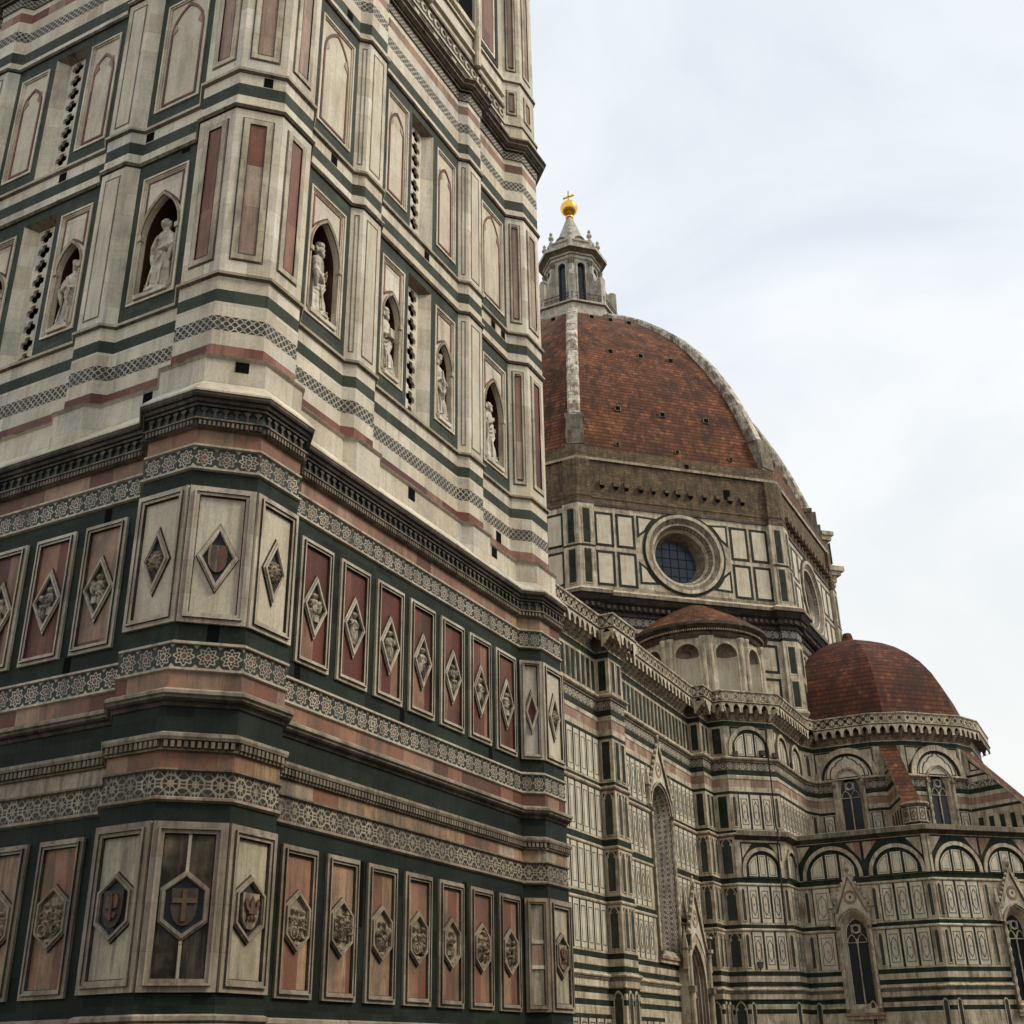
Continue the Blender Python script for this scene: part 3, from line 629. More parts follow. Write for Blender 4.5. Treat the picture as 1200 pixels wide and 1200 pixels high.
# corner buttress faces
def butt_frames(ci):
    ox, oy = [(0, 0), (LT, 0), (LT, LT), (0, LT)][ci]; out = []
    for q in range(8):
        a = q*pi/4; nx, ny = cos(a), sin(a)
        if ci == 0 and (nx > .3 or ny > .3): continue
        if ci == 1 and (nx < -.8 or ny > .3): continue
        if ci == 2 and (nx < -.3 or ny < -.3): continue
        if ci == 3 and (nx > .3 or ny < -.3) : continue
        if ci == 1 and (nx < -.3 and ny > -.3): continue
        out.append((q, ox, oy, nx, ny))
    return out
for ci in range(4):
    for q, ox, oy, nx, ny in butt_frames(ci):
        def F(a): return Fr((ox+nx*a, oy+ny*a), (-ny, nx))
        f1, f3 = F(A1), F(A3)
        hwf = .585
        vis = ci in (0, 1)
        k1 = k2 = None
        if ci == 0: k1 = {4: 'eagle', 5: 'cross', 6: 'lily'}.get(q); k2 = {4: 'lion', 5: 'pale', 6: 'lion'}.get(q)
        if ci == 1: k1 = {6: 'lily'}.get(q); k2 = {6: 'lion', 5: 'red'}.get(q)
        m1 = 'paleinlay'; lab = None
        if ci == 0 and q == 5: m1 = 'grime'; lab = 'dark grimy panel with cross shield in hexagonal frame'
        if ci == 1 and q == 5:
            ro = framed_panel(TW, f1, -.02, .585, 2.93, 5.45, 'paleinlay', None, None, rnd, 0, 4.18, 'white_low', fw=.15)
            b = MB(); b.box(f1, .13, .435, 4.42, 4.50, 0, .05, 'white'); b.obj('crossbar', ro); b = MB(); b.box(f1, .13, .435, 3.86, 3.94, 0, .05, 'white'); b.obj('crossbar', ro); b = MB(); b.box(f1, .14, .425, 3.94, 4.42, .0, .03, 'cpink'); b.obj('inlaid_square', ro)
            framed_panel(TW, f1, -.02, .585, 8.79, 11.38, 'cpanel', 'loz', 'red', rnd, .283, 10.02, fw=.14, hw=.20, hh=.58)
        else:
            ro = framed_panel(TW, f1, -hwf, hwf, 2.93, 5.45, m1, 'hex' if k1 else None, k1, rnd, 0, 4.18, 'white_low', label=lab, hw=.375, fw=.2)
            if lab:
                b = MB(); b.box(f1, -.025, .025, 4.6, 5.33, .012, .05, 'cwhite'); b.box(f1, -.025, .025, 3.08, 3.7, .012, .05, 'cwhite'); b.obj('iron_stay', ro)
            framed_panel(TW, f1, -hwf, hwf, 8.79, 11.38, 'cream', 'loz' if k2 else None, k2, rnd, 0, 10.02, hw=.36 if q in (5,) else .32, hh=.65, fw=.19)
        # long inlaid strips above
        for (za, zb, m) in ((16.28, 20.58, 'red'), (21.72, 26.0, 'pink'), (29.95, 31.6, 'red'), (31.9, 43.5, 'pink')):
            nr_ = ci == 1 and q == 5; c0, hs = (.19, .09) if nr_ else (0, .165 if za < 29 else .12); ho = hs+(.10 if nr_ else .17)
            b = MB(); b.rring(f3, c0-ho, c0+ho, za+.32, zb-.22, .022, 0, .008, 'dark'); b.rring(f3, c0-hs-.012, c0+hs+.012, za+.488, zb-.388, .012, 0, .04, 'black_st'); b.rring(f3, c0-ho+.035, c0+ho-.035, za+.36, zb-.26, ho-.035-hs, 0, .035, 'cwhite')
            b.box(f3, c0-hs, c0+hs, za+.5, zb-.4, 0, .012, 'cpink' if (q == 5 or za > 20) else 'red')
            if q == 5 and za < 20: b.box(f3, c0-hs, c0+hs, zb-1.5, zb-.41, .012, .014, 'red')
            b.obj('inlaid_strip', TW)
# field walls of the buttresses and pilasters in the statue storeys
n = len(PB)
def side_skip(path):
    """indices of plain wall segments (between buttress and pilaster, pilaster and pilaster)"""
    sk = []
    for k in range(4):
        base = k*14
        sk += [base+5, base+9, base+13]
    return sk
SK = side_skip(PB)
for (za, zb) in ((16.28, 20.58), (21.72, 26.0)):
    for k in range(4):
        for i0, i1, nm in ((k*14-0, k*14+5, 'buttress_facing'), (k*14+6, k*14+9, 'pilaster_facing'), (k*14+10, k*14+13, 'pilaster_facing')):
            b = MB(); b.sweep(PB, [(0, za), (0, zb)], 'white', True, skip=[i for i in range(n) if not i0 <= i < i1]); b.obj(nm, TW)
for k, fr in enumerate(SIDES):
    for u0, u1 in ((2.66, 3.84), (7.756, 8.936)):
        for (za, zb) in ((16.28, 20.58), (21.72, 26.0)):
            b = MB(); f = fr.w3.sh(0, .22); b.rring(f, u0+.36, u1-.36, za+.22, zb-.2, .022, 0, .012, 'greyst'); b.box(f, u0+.40, u1-.40, za+.26, zb-.24, 0, .006, 'cream')
            fc = Fr(fr.w3.p(u0, 0)[:2], (fr.d[0]+fr.n[0], fr.d[1]+fr.n[1])); b.rring(fc, .10, .22, za+.22, zb-.2, .02, 0, .012, 'greyst')
            b.obj('pilaster', TW)
J3 = A3+A3*T8-W3
BAYS = [(J3, 2.66), (8.936, LT-J3)]
def niche(fr, u0, u1, za, zb, sill, open_):
    f = fr; ro = MB()
    # green border
    fz0, fz1 = za+.40, zb-.42
    a0, a1 = u0+.19, u1-.19
    ro.ring(f, rect(u0, u1, za, zb), rect(a0, a1, fz0, fz1), -.05, 0, 'green_up')
    root = ro.obj('statue_niche' if open_ else 'blind_niche', TW)
    b = MB(); O = rect(a0, a1, fz0, fz1); b.ring(f, O, inset(O, .05), 0, .03, 'white'); b.ring(f, inset(O, .05), inset(O, .09), -.05, .0, 'white')
    if open_:
        spr = 18.50; ia = arch(a0+.14, a1-.14, fz0+.15, spr, 1.12, 8)
        b.plate(f, a0+.09, a1-.09, fz0+.09, fz1-.09, ia, -.02, 'white', -.16, 'white')
        b.plate(f, a0+.05, a1-.05, fz0+.05, fz1-.05, ia, -.16, 'niche', -.72, 'niche'); b.obj('niche_frame', root)
        c = MB(); oa = arch(a0+.095, a1-.095, spr, spr+.001, 1.10, 8)[2:]; ib = arch(a0+.14, a1-.14, spr, spr+.001, 1.12, 8)[2:]
        m_ = min(len(oa), len(ib))
        for i in range(m_-1): 
            for (p, q, dd0, dd1) in ((oa, ib, .04, .04),):
                c.face([f.p(*p[i], .045), f.p(*p[i+1], .045), f.p(*q[i+1], .02), f.p(*q[i], .02)], 'cwhite'); c.face([f.p(*p[i], -.02), f.p(*p[i+1], -.02), f.p(*p[i+1], .045), f.p(*p[i], .045)], 'cwhite')
        # red spandrel border
        ap = archtop(a0+.115, a1-.115, spr, 1.12); t = fz1-.14; l = a0+.14; r = a1-.14; mu = (a0+a1)/2; w = .05
        c.box(f, l, r, t-w, t, -.02, -.006, 'red')
        for sg in (-1, 1):
            ue = mu+sg*(mu-l); zl = spr+.55; c.box(f, min(ue, ue-sg*w), max(ue, ue-sg*w), zl, t-w, -.02, -.006, 'red')
            pts = [(mu+sg*(mu-l)*q_, zl+(ap+.10-zl)*(1-q_)**.75) for q_ in (1, .8, .6, .4, .2, 0)]
            for (a_, b__) in zip(pts, pts[1:]): c.face([f.p(*a_, -.006), f.p(*b__, -.006), f.p(b__[0], b__[1]-.075, -.006), f.p(a_[0], a_[1]-.075, -.006)], 'red')
        c.obj('spandrel_inlay', root)
        e = MB(); e.face([f.p(a0+.1, fz0+.1, -.7), f.p(a1-.1, fz0+.1, -.7), f.p(a1-.1, fz1-.1, -.7), f.p(a0+.1, fz1-.1, -.7)], 'niche')
        e.box(f, a0+.2, a1-.2, fz0+.10, fz0+.20, -.7, .06, 'white')
        for uu in (a0+.14, a1-.14):
            e.tube([f.p(uu, fz0+.2, -.01), f.p(uu, spr-.12, -.01)], .028, 'cwhite', 8); e.box(f, uu-.05, uu+.05, spr-.12, spr, -.05, .05, 'cwhite')
        e.obj('niche_back', root)
    else:
        b.obj('niche_frame', root)
        c = MB(); c.box(f, a0+.09, a1-.09, fz0+.09, fz1-.09, -.06, -.035, 'cream'); c.obj('ivory_slab', root)
        c = MB(); k1 = 1.05; spr = fz1-1.05
        o1 = arch(a0+.155, a1-.155, fz0+.17, spr, k1, 8); i1 = arch(a0+.215, a1-.215, fz0+.23, spr, k1, 8)
        c.ring(f, o1, i1, -.035, -.015, 'red')
        mu = (a0+a1)/2
        for sg in (-1, 1):   # trefoil cusps
            ue = mu+sg*(.5*(a1-a0)-.215); c.prism(f, [(ue+sg*.0, spr+.42), (ue+sg*.02, spr-.02), (ue-sg*.14, spr+.16), (ue-sg*.10, spr+.30)][::sg], -.035, -.016, 'cpink')
        c.obj('red_arch_inlay', root)
    return root
def slit(fr, za, zb):
    """splayed slot with a pierced quatrefoil strip at its back"""
    f = fr; u0, u1 = 5.24, 6.356; b = MB(); zt = zb-.22; z0 = za+.02; D = -.26; m0, m1 = 5.53, 6.066
    b.face([f.p(u0, z0, 0), f.p(m0, z0, D), f.p(m0, zt-.12, D), f.p(u0, zt, 0)], 'white'); b.face([f.p(u1, z0, 0), f.p(m1, z0, D), f.p(m1, zt-.12, D), f.p(u1, zt, 0)], 'white')
    b.face([f.p(u0, zt, 0), f.p(m0, zt-.12, D), f.p(m1, zt-.12, D), f.p(u1, zt, 0)], 'greyst'); b.face([f.p(u0, z0, 0), f.p(u1, z0, 0), f.p(m1, z0, D), f.p(m0, z0, D)], 'white')
    b.face([f.p(u0, zt, 0), f.p(u1, zt, 0), f.p(u1, zb, 0), f.p(u0, zb, 0)], 'green_up')
    root = b.obj('slit_window', TW)
    c = MB(); nq = 9; h = (zt-.12-z0)/nq; w = m1-m0
    for i in range(nq):
        zc = z0+(i+.5)*h; c.plate(f, m0-.01, m1+.01, zc-h/2, zc+h/2, circ((m0+m1)/2, zc, w*.37, 16, pi/16, 2*pi+pi/16), D+.03, 'white', D-.05, 'white')
        for q in range(4):
            a = pi/4+q*pi/2; mu = (m0+m1)/2; c.prism(f, [(mu+w*.385*cos(a-.42), zc+w*.385*sin(a-.42)), (mu+w*.385*cos(a+.42), zc+w*.385*sin(a+.42)), (mu+w*.25*cos(a), zc+w*.25*sin(a))], D-.05, D+.025, 'white')
    c.obj('pierced_quatrefoil_screen', root)
    e = MB(); e.face([f.p(m0, z0, D-.3), f.p(m1, z0, D-.3), f.p(m1, zt, D-.3), f.p(m0, zt, D-.3)], 'black'); e.obj('dark_opening', root)
for k, fr in enumerate(SIDES):
    f = fr.w3
    for (za, zb, op) in ((16.28, 20.58, True), (21.72, 26.0, False)):
        for (u0, u1) in ((J3, 2.66), (3.84, 5.24), (6.356, 7.756), (8.936, LT-J3)): niche(f, u0, u1, za, zb, 16.8, op)
        slit(f, za, zb)
# small black beam holes
b = MB(); S, Wf = SIDES[0], SIDES[1]
def hole(fr, u, z, w, h, d): 
    bb = MB(); bb.box(fr, u-w/2, u+w/2, z-h/2, z+h/2, d-.12, d+.006, 'black'); bb.obj('beam_hole', TW)
for (u, z) in ((1.15, 13.82), (5.35, 14.0), (9.4, 14.02), (9.95, 14.7)): hole(S.w3, u, z, .28, .30, .165 if z < 14.2 else 0)
for (u, z) in ((1.9, 21.45), (6.1, 21.45), (9.8, 21.45), (10.4, 21.45), (2.2, 26.5)): hole(S.w3, u, z, .24, .26, 0)
for (u, z, h) in ((1.45, 8.62, .3), (5.09, 8.62, .3), (9.0, 8.62, .3), (3.78, 4.85, 1.2), (7.75, 4.95, 1.1), (10.38, 5.1, .7)): hole(S.w1, u, z, .17, h, 0)
for (u, z, h) in ((9.2, 8.62, .3), (9.72, 11.3, .75)): hole(Wf.w1, u, z, .17, h, 0)
for (u, z) in ((9.1, 21.45), (6.3, 21.45), (10.3, 14.0), (10.3, 20.6)): hole(Wf.w3, u, z, .24, .26, .165 if z < 14.2 else 0)
fb = Fr((-A1*.70711, -A1*.70711), (.70711, -.70711)); fb3 = Fr((-A3*.70711, -A3*.70711), (.70711, -.70711))
hole(fb, 0.05, 8.63, .2, .3, 0); hole(fb3, .12, 14.02, .26, .22, .165); hole(fb3, .12, 21.45, .2, .26, 0)
# inlaid squares and rinceau panels on the storey above
for k, fr in enumerate(SIDES[:2]):
    f = fr.sh(0, W3+.05)
    for i in range(9):
        u = 1.55+i*1.06; b = MB(); b.rring(f, u-.38, u+.38, 29.18, 29.70, .05, 0, .02, 'dark'); b.ring(f, circ(u, 29.44, .19, 16), circ(u, 29.44, .12, 16), 0, .025, 'pink'); b.ball(f.p(u, 29.44, .01), .06, 'relief', 8); b.obj('square_inlay', TW)
    f = fr.w3
    b = MB(); b.box(f, J3, LT-J3, 30.02, 30.4, 0, .02, 'leafc')
    for i in range(26): b.ring(f, circ(1.2+i*.37, 30.21, .15, 10), circ(1.25+i*.37, 30.23, .09, 10), .02, .05, 'cwhite')
    b.box(f, J3, LT-J3, 30.5, 30.62, 0, .08, 'greyst'); b.box(f, J3, LT-J3, 31.0, 31.1, 0, .10, 'white'); b.obj('scroll_frieze', TW)
    for u0, u1 in ((1.3, 2.7), (8.9, 10.3)):
        b = MB(); b.rring(f, u0, u1, 31.95, 40.5, .16, 0, .05, 'green'); b.rring(f, u0+.2, u1-.2, 32.2, 40.2, .1, 0, .04, 'white'); b.box(f, u0+.32, u1-.32, 32.4, 40.0, 0, .02, 'pink'); b.obj('tall_inlaid_panel', TW)
    for u0 in (3.0, 6.3):
        ro = MB(); P = arch(u0, u0+2.3, 32.2, 38.5, .9, 10); ro.ring(f, [( (x-u0-1.15)*1.22+u0+1.15, (z-32.2)*1.05+32.0) for x, z in P], P, 0, .12, 'white', None, 0); w_ = ro.obj('twin_light_window', TW)
        c = MB(); c.prism(f, P, 0, .015, 'black'); c.obj('opening', w_); c = MB(); c.tube([f.p(u0+1.15, 32.2, .08), f.p(u0+1.15, 37.5, .08)], .09, 'cwhite', 8); c.obj('colonnette', w_)
    for u in (2.85, 5.8, 8.75):
        b = MB(); b.tube([f.p(u, 30.55, .12), f.p(u, 38, .12)], .12, 'cwhite', 10); b.obj('twisted_column', TW)
b = MB(); b.wbox(.6, LT-.6, .6, LT-.6, .0, 84.3, 'black'); b.obj('inner_core', TW)

# ================================================================ STATUES
def robed_statue(name, label, fr, u, z0, seed, hat=0, beard=True, turn=0.0, hold='scroll', scale=1.0, bald=False):
    rnd = random.Random(seed); b = MB(); H = 1.86*scale
    ph = [rnd.uniform(0, 6.28) for _ in range(6)]; sway = rnd.choice((-1, 1))*.035
    keys = [(0.0, .30, .24, .0), (.05, .29, .235, .0), (.25, .255, .20, .01), (.55, .225, .19, .02), (.85, .215, .18, .03), (1.02, .205, .165, .02), (1.2, .22, .165, 0), (1.36, .245, .165, -.01), (1.46, .235, .15, -.01), (1.53, .16, .12, 0), (1.58, .085, .085, 0), (1.66, .07, .07, 0)]
    rows = []; nn = 56; ns = 64
    for j in range(ns+1):
        z = 1.66*j/ns
        for a, c in zip(keys, keys[1:]):
            if a[0] <= z <= c[0]+1e-9: t = (z-a[0])/(c[0]-a[0]); t = t*t*(3-2*t); rx, ry, ox = [a[q]+(c[q]-a[q])*t for q in (1, 2, 3)]; break
        fade = max(0, min(1, (1.45-z)/.35)); r = []
        for i in range(nn):
            th = 2*pi*i/nn
            f_ = .11*fade*(abs(sin(3.5*th+ph[0]+.9*z))**.7-.5)+.06*fade*sin(9*th+ph[1]+2.2*z*sin(ph[2]))+.05*fade*(abs(sin(4*(z*1.6+th*.55)+ph[3]))-.5)*(1 if z > .5 else .3)
            k = 1+f_
            if z < .95 and sin(th) < -.2: k += .05*sin(th*2+ph[4])
            r.append((rx*k*cos(th)+sway*sin(z*2.1)+ox, ry*k*sin(th)-.04*max(0, (z-.9)), z))
        rows.append(r)
    b.grid(rows, 'statue', True); b.face(rows[0], 'statue'); b.face(rows[-1], 'statue')
    hx, hy, hz = sway*.4, -.075, 1.76
    b.ball((hx, hy, hz), .105, 'statue', 14, (.86, 1.0, 1.22))
    b.ball((hx, hy-.105, hz-.01), .024, 'statue', 6, (.8, 1.1, 1.5))           # nose
    b.ball((hx, hy-.085, hz+.035), .04, 'statue', 6, (1.6, .5, .35))           # brow
    b.ball((hx, hy-.085, hz-.055), .03, 'statue', 6, (1.1, .6, .5))            # mouth
    for sg in (-1, 1): b.ball((hx+sg*.09, hy+.005, hz), .025, 'statue', 6, (.5, .8, 1.3))
    if beard: b.ball((hx, hy-.07, hz-.13), .07, 'statue', 8, (.9, .8, 1.35))
    if not bald:
        for i in range(9):
            a = pi*.08+pi*.84*i/8; b.ball((hx+.095*cos(a), hy+.03+.06*sin(a), hz-.01+.04*sin(i*2)), .042, 'statue', 6, (1, 1, 1.9))
        b.ball((hx, hy+.02, hz+.075), .095, 'statue', 10, (1, 1, .72))
    if hat == 1: b.lathe((hx, hy+.01), [(.10, hz+.06), (.118, hz+.08), (.118, hz+.13), (.125, hz+.16), (.07, hz+.17), (.0, hz+.172)], 'statue', 14)
    if hat == 2: b.lathe((hx, hy+.01), [(.11, hz+.05), (.12, hz+.08), (.09, hz+.16), (.03, hz+.21), (0, hz+.215)], 'statue', 14)
    sd_ = rnd.choice((-1, 1))
    if hold in ('scroll', 'book'): hands = ((-.07, -.23, 1.12), (.10, -.24, 1.06))
    elif hold == 'chest': hands = ((-.06, -.22, 1.30), (.13, -.22, 1.0))
    else: hands = ((-.16, -.20, .86), (.09, -.23, 1.18))
    for sg, hd in ((-1, hands[0]), (1, hands[1])):
        sh_ = (sg*.20, -.02, 1.40); el = (sg*.295, -.06, 1.06+.03*sg); 
        b.tube([sh_, ((sh_[0]+el[0])/2+sg*.02, -.045, (sh_[2]+el[2])/2), el, ((el[0]+hd[0])/2, (el[1]+hd[1])/2-.015, (el[2]+hd[2])/2-.015), (hd[0], hd[1]+.01, hd[2])], [.085, .085, .09, .078, .05], 'statue', 12)
        b.ball(hd, .042, 'statue', 8, (1.15, .7, .8))
        for q in range(4): b.tube([(hd[0]-sg*.02, hd[1]-.01, hd[2]+.027-.018*q), (hd[0]-sg*.06, hd[1]-.028, hd[2]+.025-.018*q), (hd[0]-sg*.085, hd[1]-.01, hd[2]+.02-.018*q)], .0105, 'statue', 5)
        b.tube([(hd[0], hd[1]-.01, hd[2]+.03), (hd[0]-sg*.03, hd[1]-.03, hd[2]+.06)], .012, 'statue', 5)
        # hanging sleeve
        b.tube([el, (el[0]-sg*.03, el[1]-.03, el[2]-.18), (el[0]-sg*.05, el[1]-.02, el[2]-.36)], [.085, .06, .02], 'statue', 9)
    if hold == 'scroll':
        b.tube([(-.06, -.27, 1.34), (-.03, -.28, 1.12), (.05, -.27, .92), (.0, -.28, .70), (.05, -.26, .55)], [.03, .034, .034, .03, .025], 'statue', 8)
    if hold == 'book':
        for (x, y, z) in ((.0, -.27, 1.10),):
            P = [(x-.09, y-.03, z-.12), (x+.11, y-.03, z-.10), (x+.10, y-.03, z+.15), (x-.10, y-.03, z+.13)]; Q = [(p[0], p[1]+.07, p[2]) for p in P]
            b.face(P, 'statue'); b.face(Q[::-1], 'statue')
            for i in range(4): b.face([P[i], P[(i+1) % 4], Q[(i+1) % 4], Q[i]], 'statue')
    # mantle folds crossing the body and falling from the arm
    for q in range(5):
        t = q/4; b.tube([(-.20*sway/abs(sway), -.08, 1.38-.05*q), (-.06*sway/abs(sway), -.185-.01*q, 1.16-.10*q), (.12*sway/abs(sway), -.18, .98-.13*q), (.23*sway/abs(sway), -.05, .92-.10*q)], [.02, .028, .028, .015], 'statue', 7)
    for q in range(4):
        x = -.15+.1*q; b.tube([(x, -.17, .74-.04*q), (x+.02*sin(q), -.215, .4), (x*1.25, -.235, .05)], [.012, .026, .03], 'statue', 7)
    for sg in (-1, 1): b.ball((sg*.10, -.27, .03), .05, 'statue', 8, (.8, 1.7, .6))
    b.lathe((0, 0), [(0, -.10), (.36, -.10), (.36, -.02), (.32, .0), (0, .0)], 'statue', 10)
    o = b.obj(name, None, True); 
    o.location = fr.p(u, z0+.10*scale, -.27); ang = atan2(fr.n[1], fr.n[0])+pi/2+turn; o.rotation_euler = (0, 0, ang); o.scale = (scale, scale, scale)
    rm = o.modifiers.new('fuse', 'REMESH'); rm.mode = 'VOXEL'; rm.voxel_size = .0125; rm.use_smooth_shade = True
    tag(o, label, 'statue', 'marble prophets in the bell tower niches'); return o
NU = [ (J3+2.66)/2, (3.84+5.24)/2, (6.356+7.756)/2, (8.936+LT-J3)/2 ]
s0 = 16.88
robed_statue('niche_statue', 'marble statue in the niche nearest the front corner on the right tower face', SIDES[0].w3, NU[0], s0, 3, 1, True, .5, 'low', 1.03)
robed_statue('niche_statue', 'tall-capped bearded statue left of the pierced slit on the right tower face', SIDES[0].w3, NU[1], s0, 11, 2, True, .1, 'book', .98)
robed_statue('niche_statue', 'beardless capped statue right of the pierced slit on the right tower face', SIDES[0].w3, NU[2], s0, 23, 1, False, -.1, 'scroll')
robed_statue('niche_statue', 'statue in the farthest niche of the right tower face by the far buttress', SIDES[0].w3, NU[3], s0, 31, 0, True, .3, 'chest', 1.0)
robed_statue('niche_statue', 'bareheaded statue clutching its cloak, nearest the front corner on the left tower face', SIDES[1].w3, LT-NU[0], s0, 47, 0, False, -.1, 'chest', 1.03)
robed_statue('niche_statue', 'smaller capped statue in the second niche from the corner, left tower face', SIDES[1].w3, LT-NU[1], s0, 53, 1, False, .3, 'scroll', .94)
robed_statue('niche_statue', 'statue cut by the picture edge, third niche from the corner, left face', SIDES[1].w3, LT-NU[2], s0, 61, 0, True, 0, 'book')

# ================================================================ CATHEDRAL
CA = thing('cathedral', 'domed cathedral of striped white, green and pink marble with terracotta tiled dome and lantern', 'cathedral')
def sc_(p): return (CAM.x+(p[0]-CAM.x)*1.012, CAM.y+(p[1]-CAM.y)*1.012)
P1a, P1b, P1c, P1d = (56.05, 16.5), (56.05, 15.5), (58.35, 15.5), (58.35, 16.5)
P2a, P2b, P2c = sc_((74.5, 16.5)), sc_((74.5, 15.5)), sc_((76.65, 15.5))
F2a, F2b = sc_((76.65, 14.2)), sc_((79.8, 11.05))
F3b = sc_((88.7, 11.05)); F3c = sc_((90.5, 10.35)); TRa = sc_((90.5, 5.14)); TRb = sc_((91.57, 2.56)); TRc = sc_((95.4, -1.27)); TRd = sc_((97.9, -2.3)); TRe = sc_((104.8, -2.3)); TRf = sc_((110.8, 3.6)); TRg = sc_((110.8, 14))
NAVE = [(0, 16.5), (19, 16.5), (19, 15.5), (21.3, 15.5), (21.3, 16.5), (37.5, 16.5), (37.5, 15.5), (39.8, 15.5), (39.8, 16.5), P1a, P1b, P1c, P1d, P2a, P2b, P2c, F2a, F2b]
UP = NAVE+[F3b, F3c, TRa, TRb, TRc, TRd, TRe, TRf, TRg]
tcx, tcy = sc_((100.6, 7.8))
CHx = 83.6; ca_ = 17.2
C1 = (CHx, .76); CH0 = (CHx, F2b[1]); sl = 14.1
C2 = (C1[0]+sl*.70711, C1[1]-sl*.70711); C3 = (C2[0]+sl, C2[1]); C4 = (C3[0]+sl*.7071, C3[1]+sl*.7071)
LOW = NAVE+[CH0, C1, C2, C3, C4, (C4[0], C4[1]+10)]
frN = Fr(P1d, (P2a[0]-P1d[0], P2a[1]-P1d[1])); LN = hypot(P2a[0]-P1d[0], P2a[1]-P1d[1])
frF2 = Fr(F2a, (F2b[0]-F2a[0], F2b[1]-F2a[1])); LF2 = hypot(F2b[0]-F2a[0], F2b[1]-F2a[1])
frTW = Fr(F3c, (TRa[0]-F3c[0], TRa[1]-F3c[1])); frTS = Fr(TRb, (TRc[0]-TRb[0], TRc[1]-TRb[1])); LTS = hypot(TRc[0]-TRb[0], TRc[1]-TRb[1])
frCW = Fr(CH0, (0, -1)); LCW = CH0[1]-C1[1]; frCS = Fr(C1, (.70711, -.70711)); frCT = Fr(C2, (1, 0))
# openings cut through the wall bands: (frame, u0, u1, z0, z1)
WNu = (65.05-58.35, 69.35-58.35); PTu = (10.95, 14.65)
TWc = F3c[1]-sc_((0, 7.6))[1]; TSc = LTS/2+.3; CWc = CH0[1]-7.25; CSc = 7.05
CUTS = [(frN, WNu[0], WNu[1], 8.0, 20.5), (frN, PTu[0], PTu[1], 0, 7.9), (frTW, TWc-1.3, TWc+1.3, 18, 25.3), (frTS, TSc-1.3, TSc+1.3, 18, 25.3),
        (frCW, CWc-1.35, CWc+1.35, 5.1, 12.3), (frCS, CSc-1.35, CSc+1.35, 5.1, 12.3), (frCT, CSc-1.35, CSc+1.35, 5.1, 12.3)]
def split_paths(path, z0, z1):
    """cut the path where window openings interrupt it at this height"""
    out = []; cur = [path[0]]
    for a, b in zip(path, path[1:]):
        fr = Fr(a, (b[0]-a[0], b[1]-a[1])); cs = []
        for f, u0, u1, c0, c1 in CUTS:
            if z1 > c0+.01 and z0 < c1-.01 and hypot(f.o[0]-a[0], f.o[1]-a[1]) < 1e-6 and abs(f.d[0]-fr.d[0]) < 1e-3: cs.append((u0, u1))
        for u0, u1 in sorted(cs):
            cur.append(fr.p(u0, 0)[:2]); out.append(cur); cur = [fr.p(u1, 0)[:2]]
        cur.append(b)
    out.append(cur); res = []
    for pp in out:
        q = [pp[0]]
        for p in pp[1:]:
            if hypot(p[0]-q[-1][0], p[1]-q[-1][1]) > .02: q.append(p)
        if len(q) > 1: res.append(q)
    return res
def cband(name, path, prof, mats, nv=False):
    zs = [p[1] for p in prof]
    for pp in split_paths(path, min(zs), max(zs)): b = MB(); b.sweep(pp, prof, mats, False, nv); b.obj(name, CA)
# lower order (nave and chapels)
cband('plinth', LOW, [(.35, 0), (.35, 1.0), (.2, 1.2), (.2, 1.6), (0, 1.7), (0, 4.62)], ['cwhite', 'cwhite', 'cpink', 'cwhite', 'cwhite'])
for z0, z1, m in ((4.62, 4.92, 'cwhite'), (4.92, 5.25, 'green'), (5.25, 5.6, 'cwhite'), (5.6, 5.9, 'green')): cband('white_marble_band' if m == 'cwhite' else 'green_marble_band', LOW, [(0, z0), (0, z1)], m)
cband('string_course', LOW, [(0, 5.9), (.06, 5.92), (.06, 5.98), (.02, 6.0), (.02, 6.32)], ['greyst', 'greyst', 'cwhite', 'cwhite'])
cband('roll_moulding', LOW, [(.02, 6.32), (.05, 6.36), (.05, 6.42), (.10, 6.44), (.10, 6.5), (.16, 6.54), (.20, 6.6), (.20, 6.66), (.14, 6.72), (0, 6.76), (0, 6.84)], ['greyst', 'greyst', 'cpink', 'greyst', 'greyst', 'cwhite', 'cwhite', 'cwhite', 'cwhite', 'cwhite'])
for z0, z1, m in ((6.84, 7.18, 'green'), (7.18, 7.6, 'cwhite'), (7.6, 7.93, 'green')): cband('white_marble_band' if m == 'cwhite' else 'green_marble_band', LOW, [(0, z0), (0, z1)], m)
def storey(path, z0, z1, nm='white_marble_storey'):
    cband(nm, path, [(0, z0), (0, z1)], 'cwhite')
    cband('string_course', path, [(0, z1), (.06, z1+.04), (.09, z1+.10), (.09, z1+.17), (.03, z1+.22), (0, z1+.24)], ['greyst', 'cwhite', 'cwhite', 'cwhite', 'cwhite'])
storey(LOW, 7.93, 10.8); cband('green_marble_band', LOW, [(0, 11.04), (0, 11.33)], 'green')
storey(LOW, 11.33, 14.2); cband('green_marble_band', LOW, [(0, 14.44), (0, 14.84)], 'green')
cband('white_marble_storey', LOW, [(0, 14.84), (0, 17.95)], 'cwhite')
cband('string_course', NAVE, [(0, 17.95), (.08, 18.0), (.14, 18.1), (.14, 18.18), (.03, 18.26), (0, 18.3)], ['greyst', 'cpink', 'cwhite', 'cwhite', 'cwhite'])
cband('eaves_cornice', [F2a, F2b, CH0, C1, C2, C3, C4, (C4[0], C4[1]+10)], [(0, 17.75), (.1, 17.8), (.2, 17.9), (.42, 17.98), (.5, 18.05), (.5, 18.42), (.2, 18.5)], ['dark', 'dark', 'dark', 'dark', 'greyst', 'greyst'])
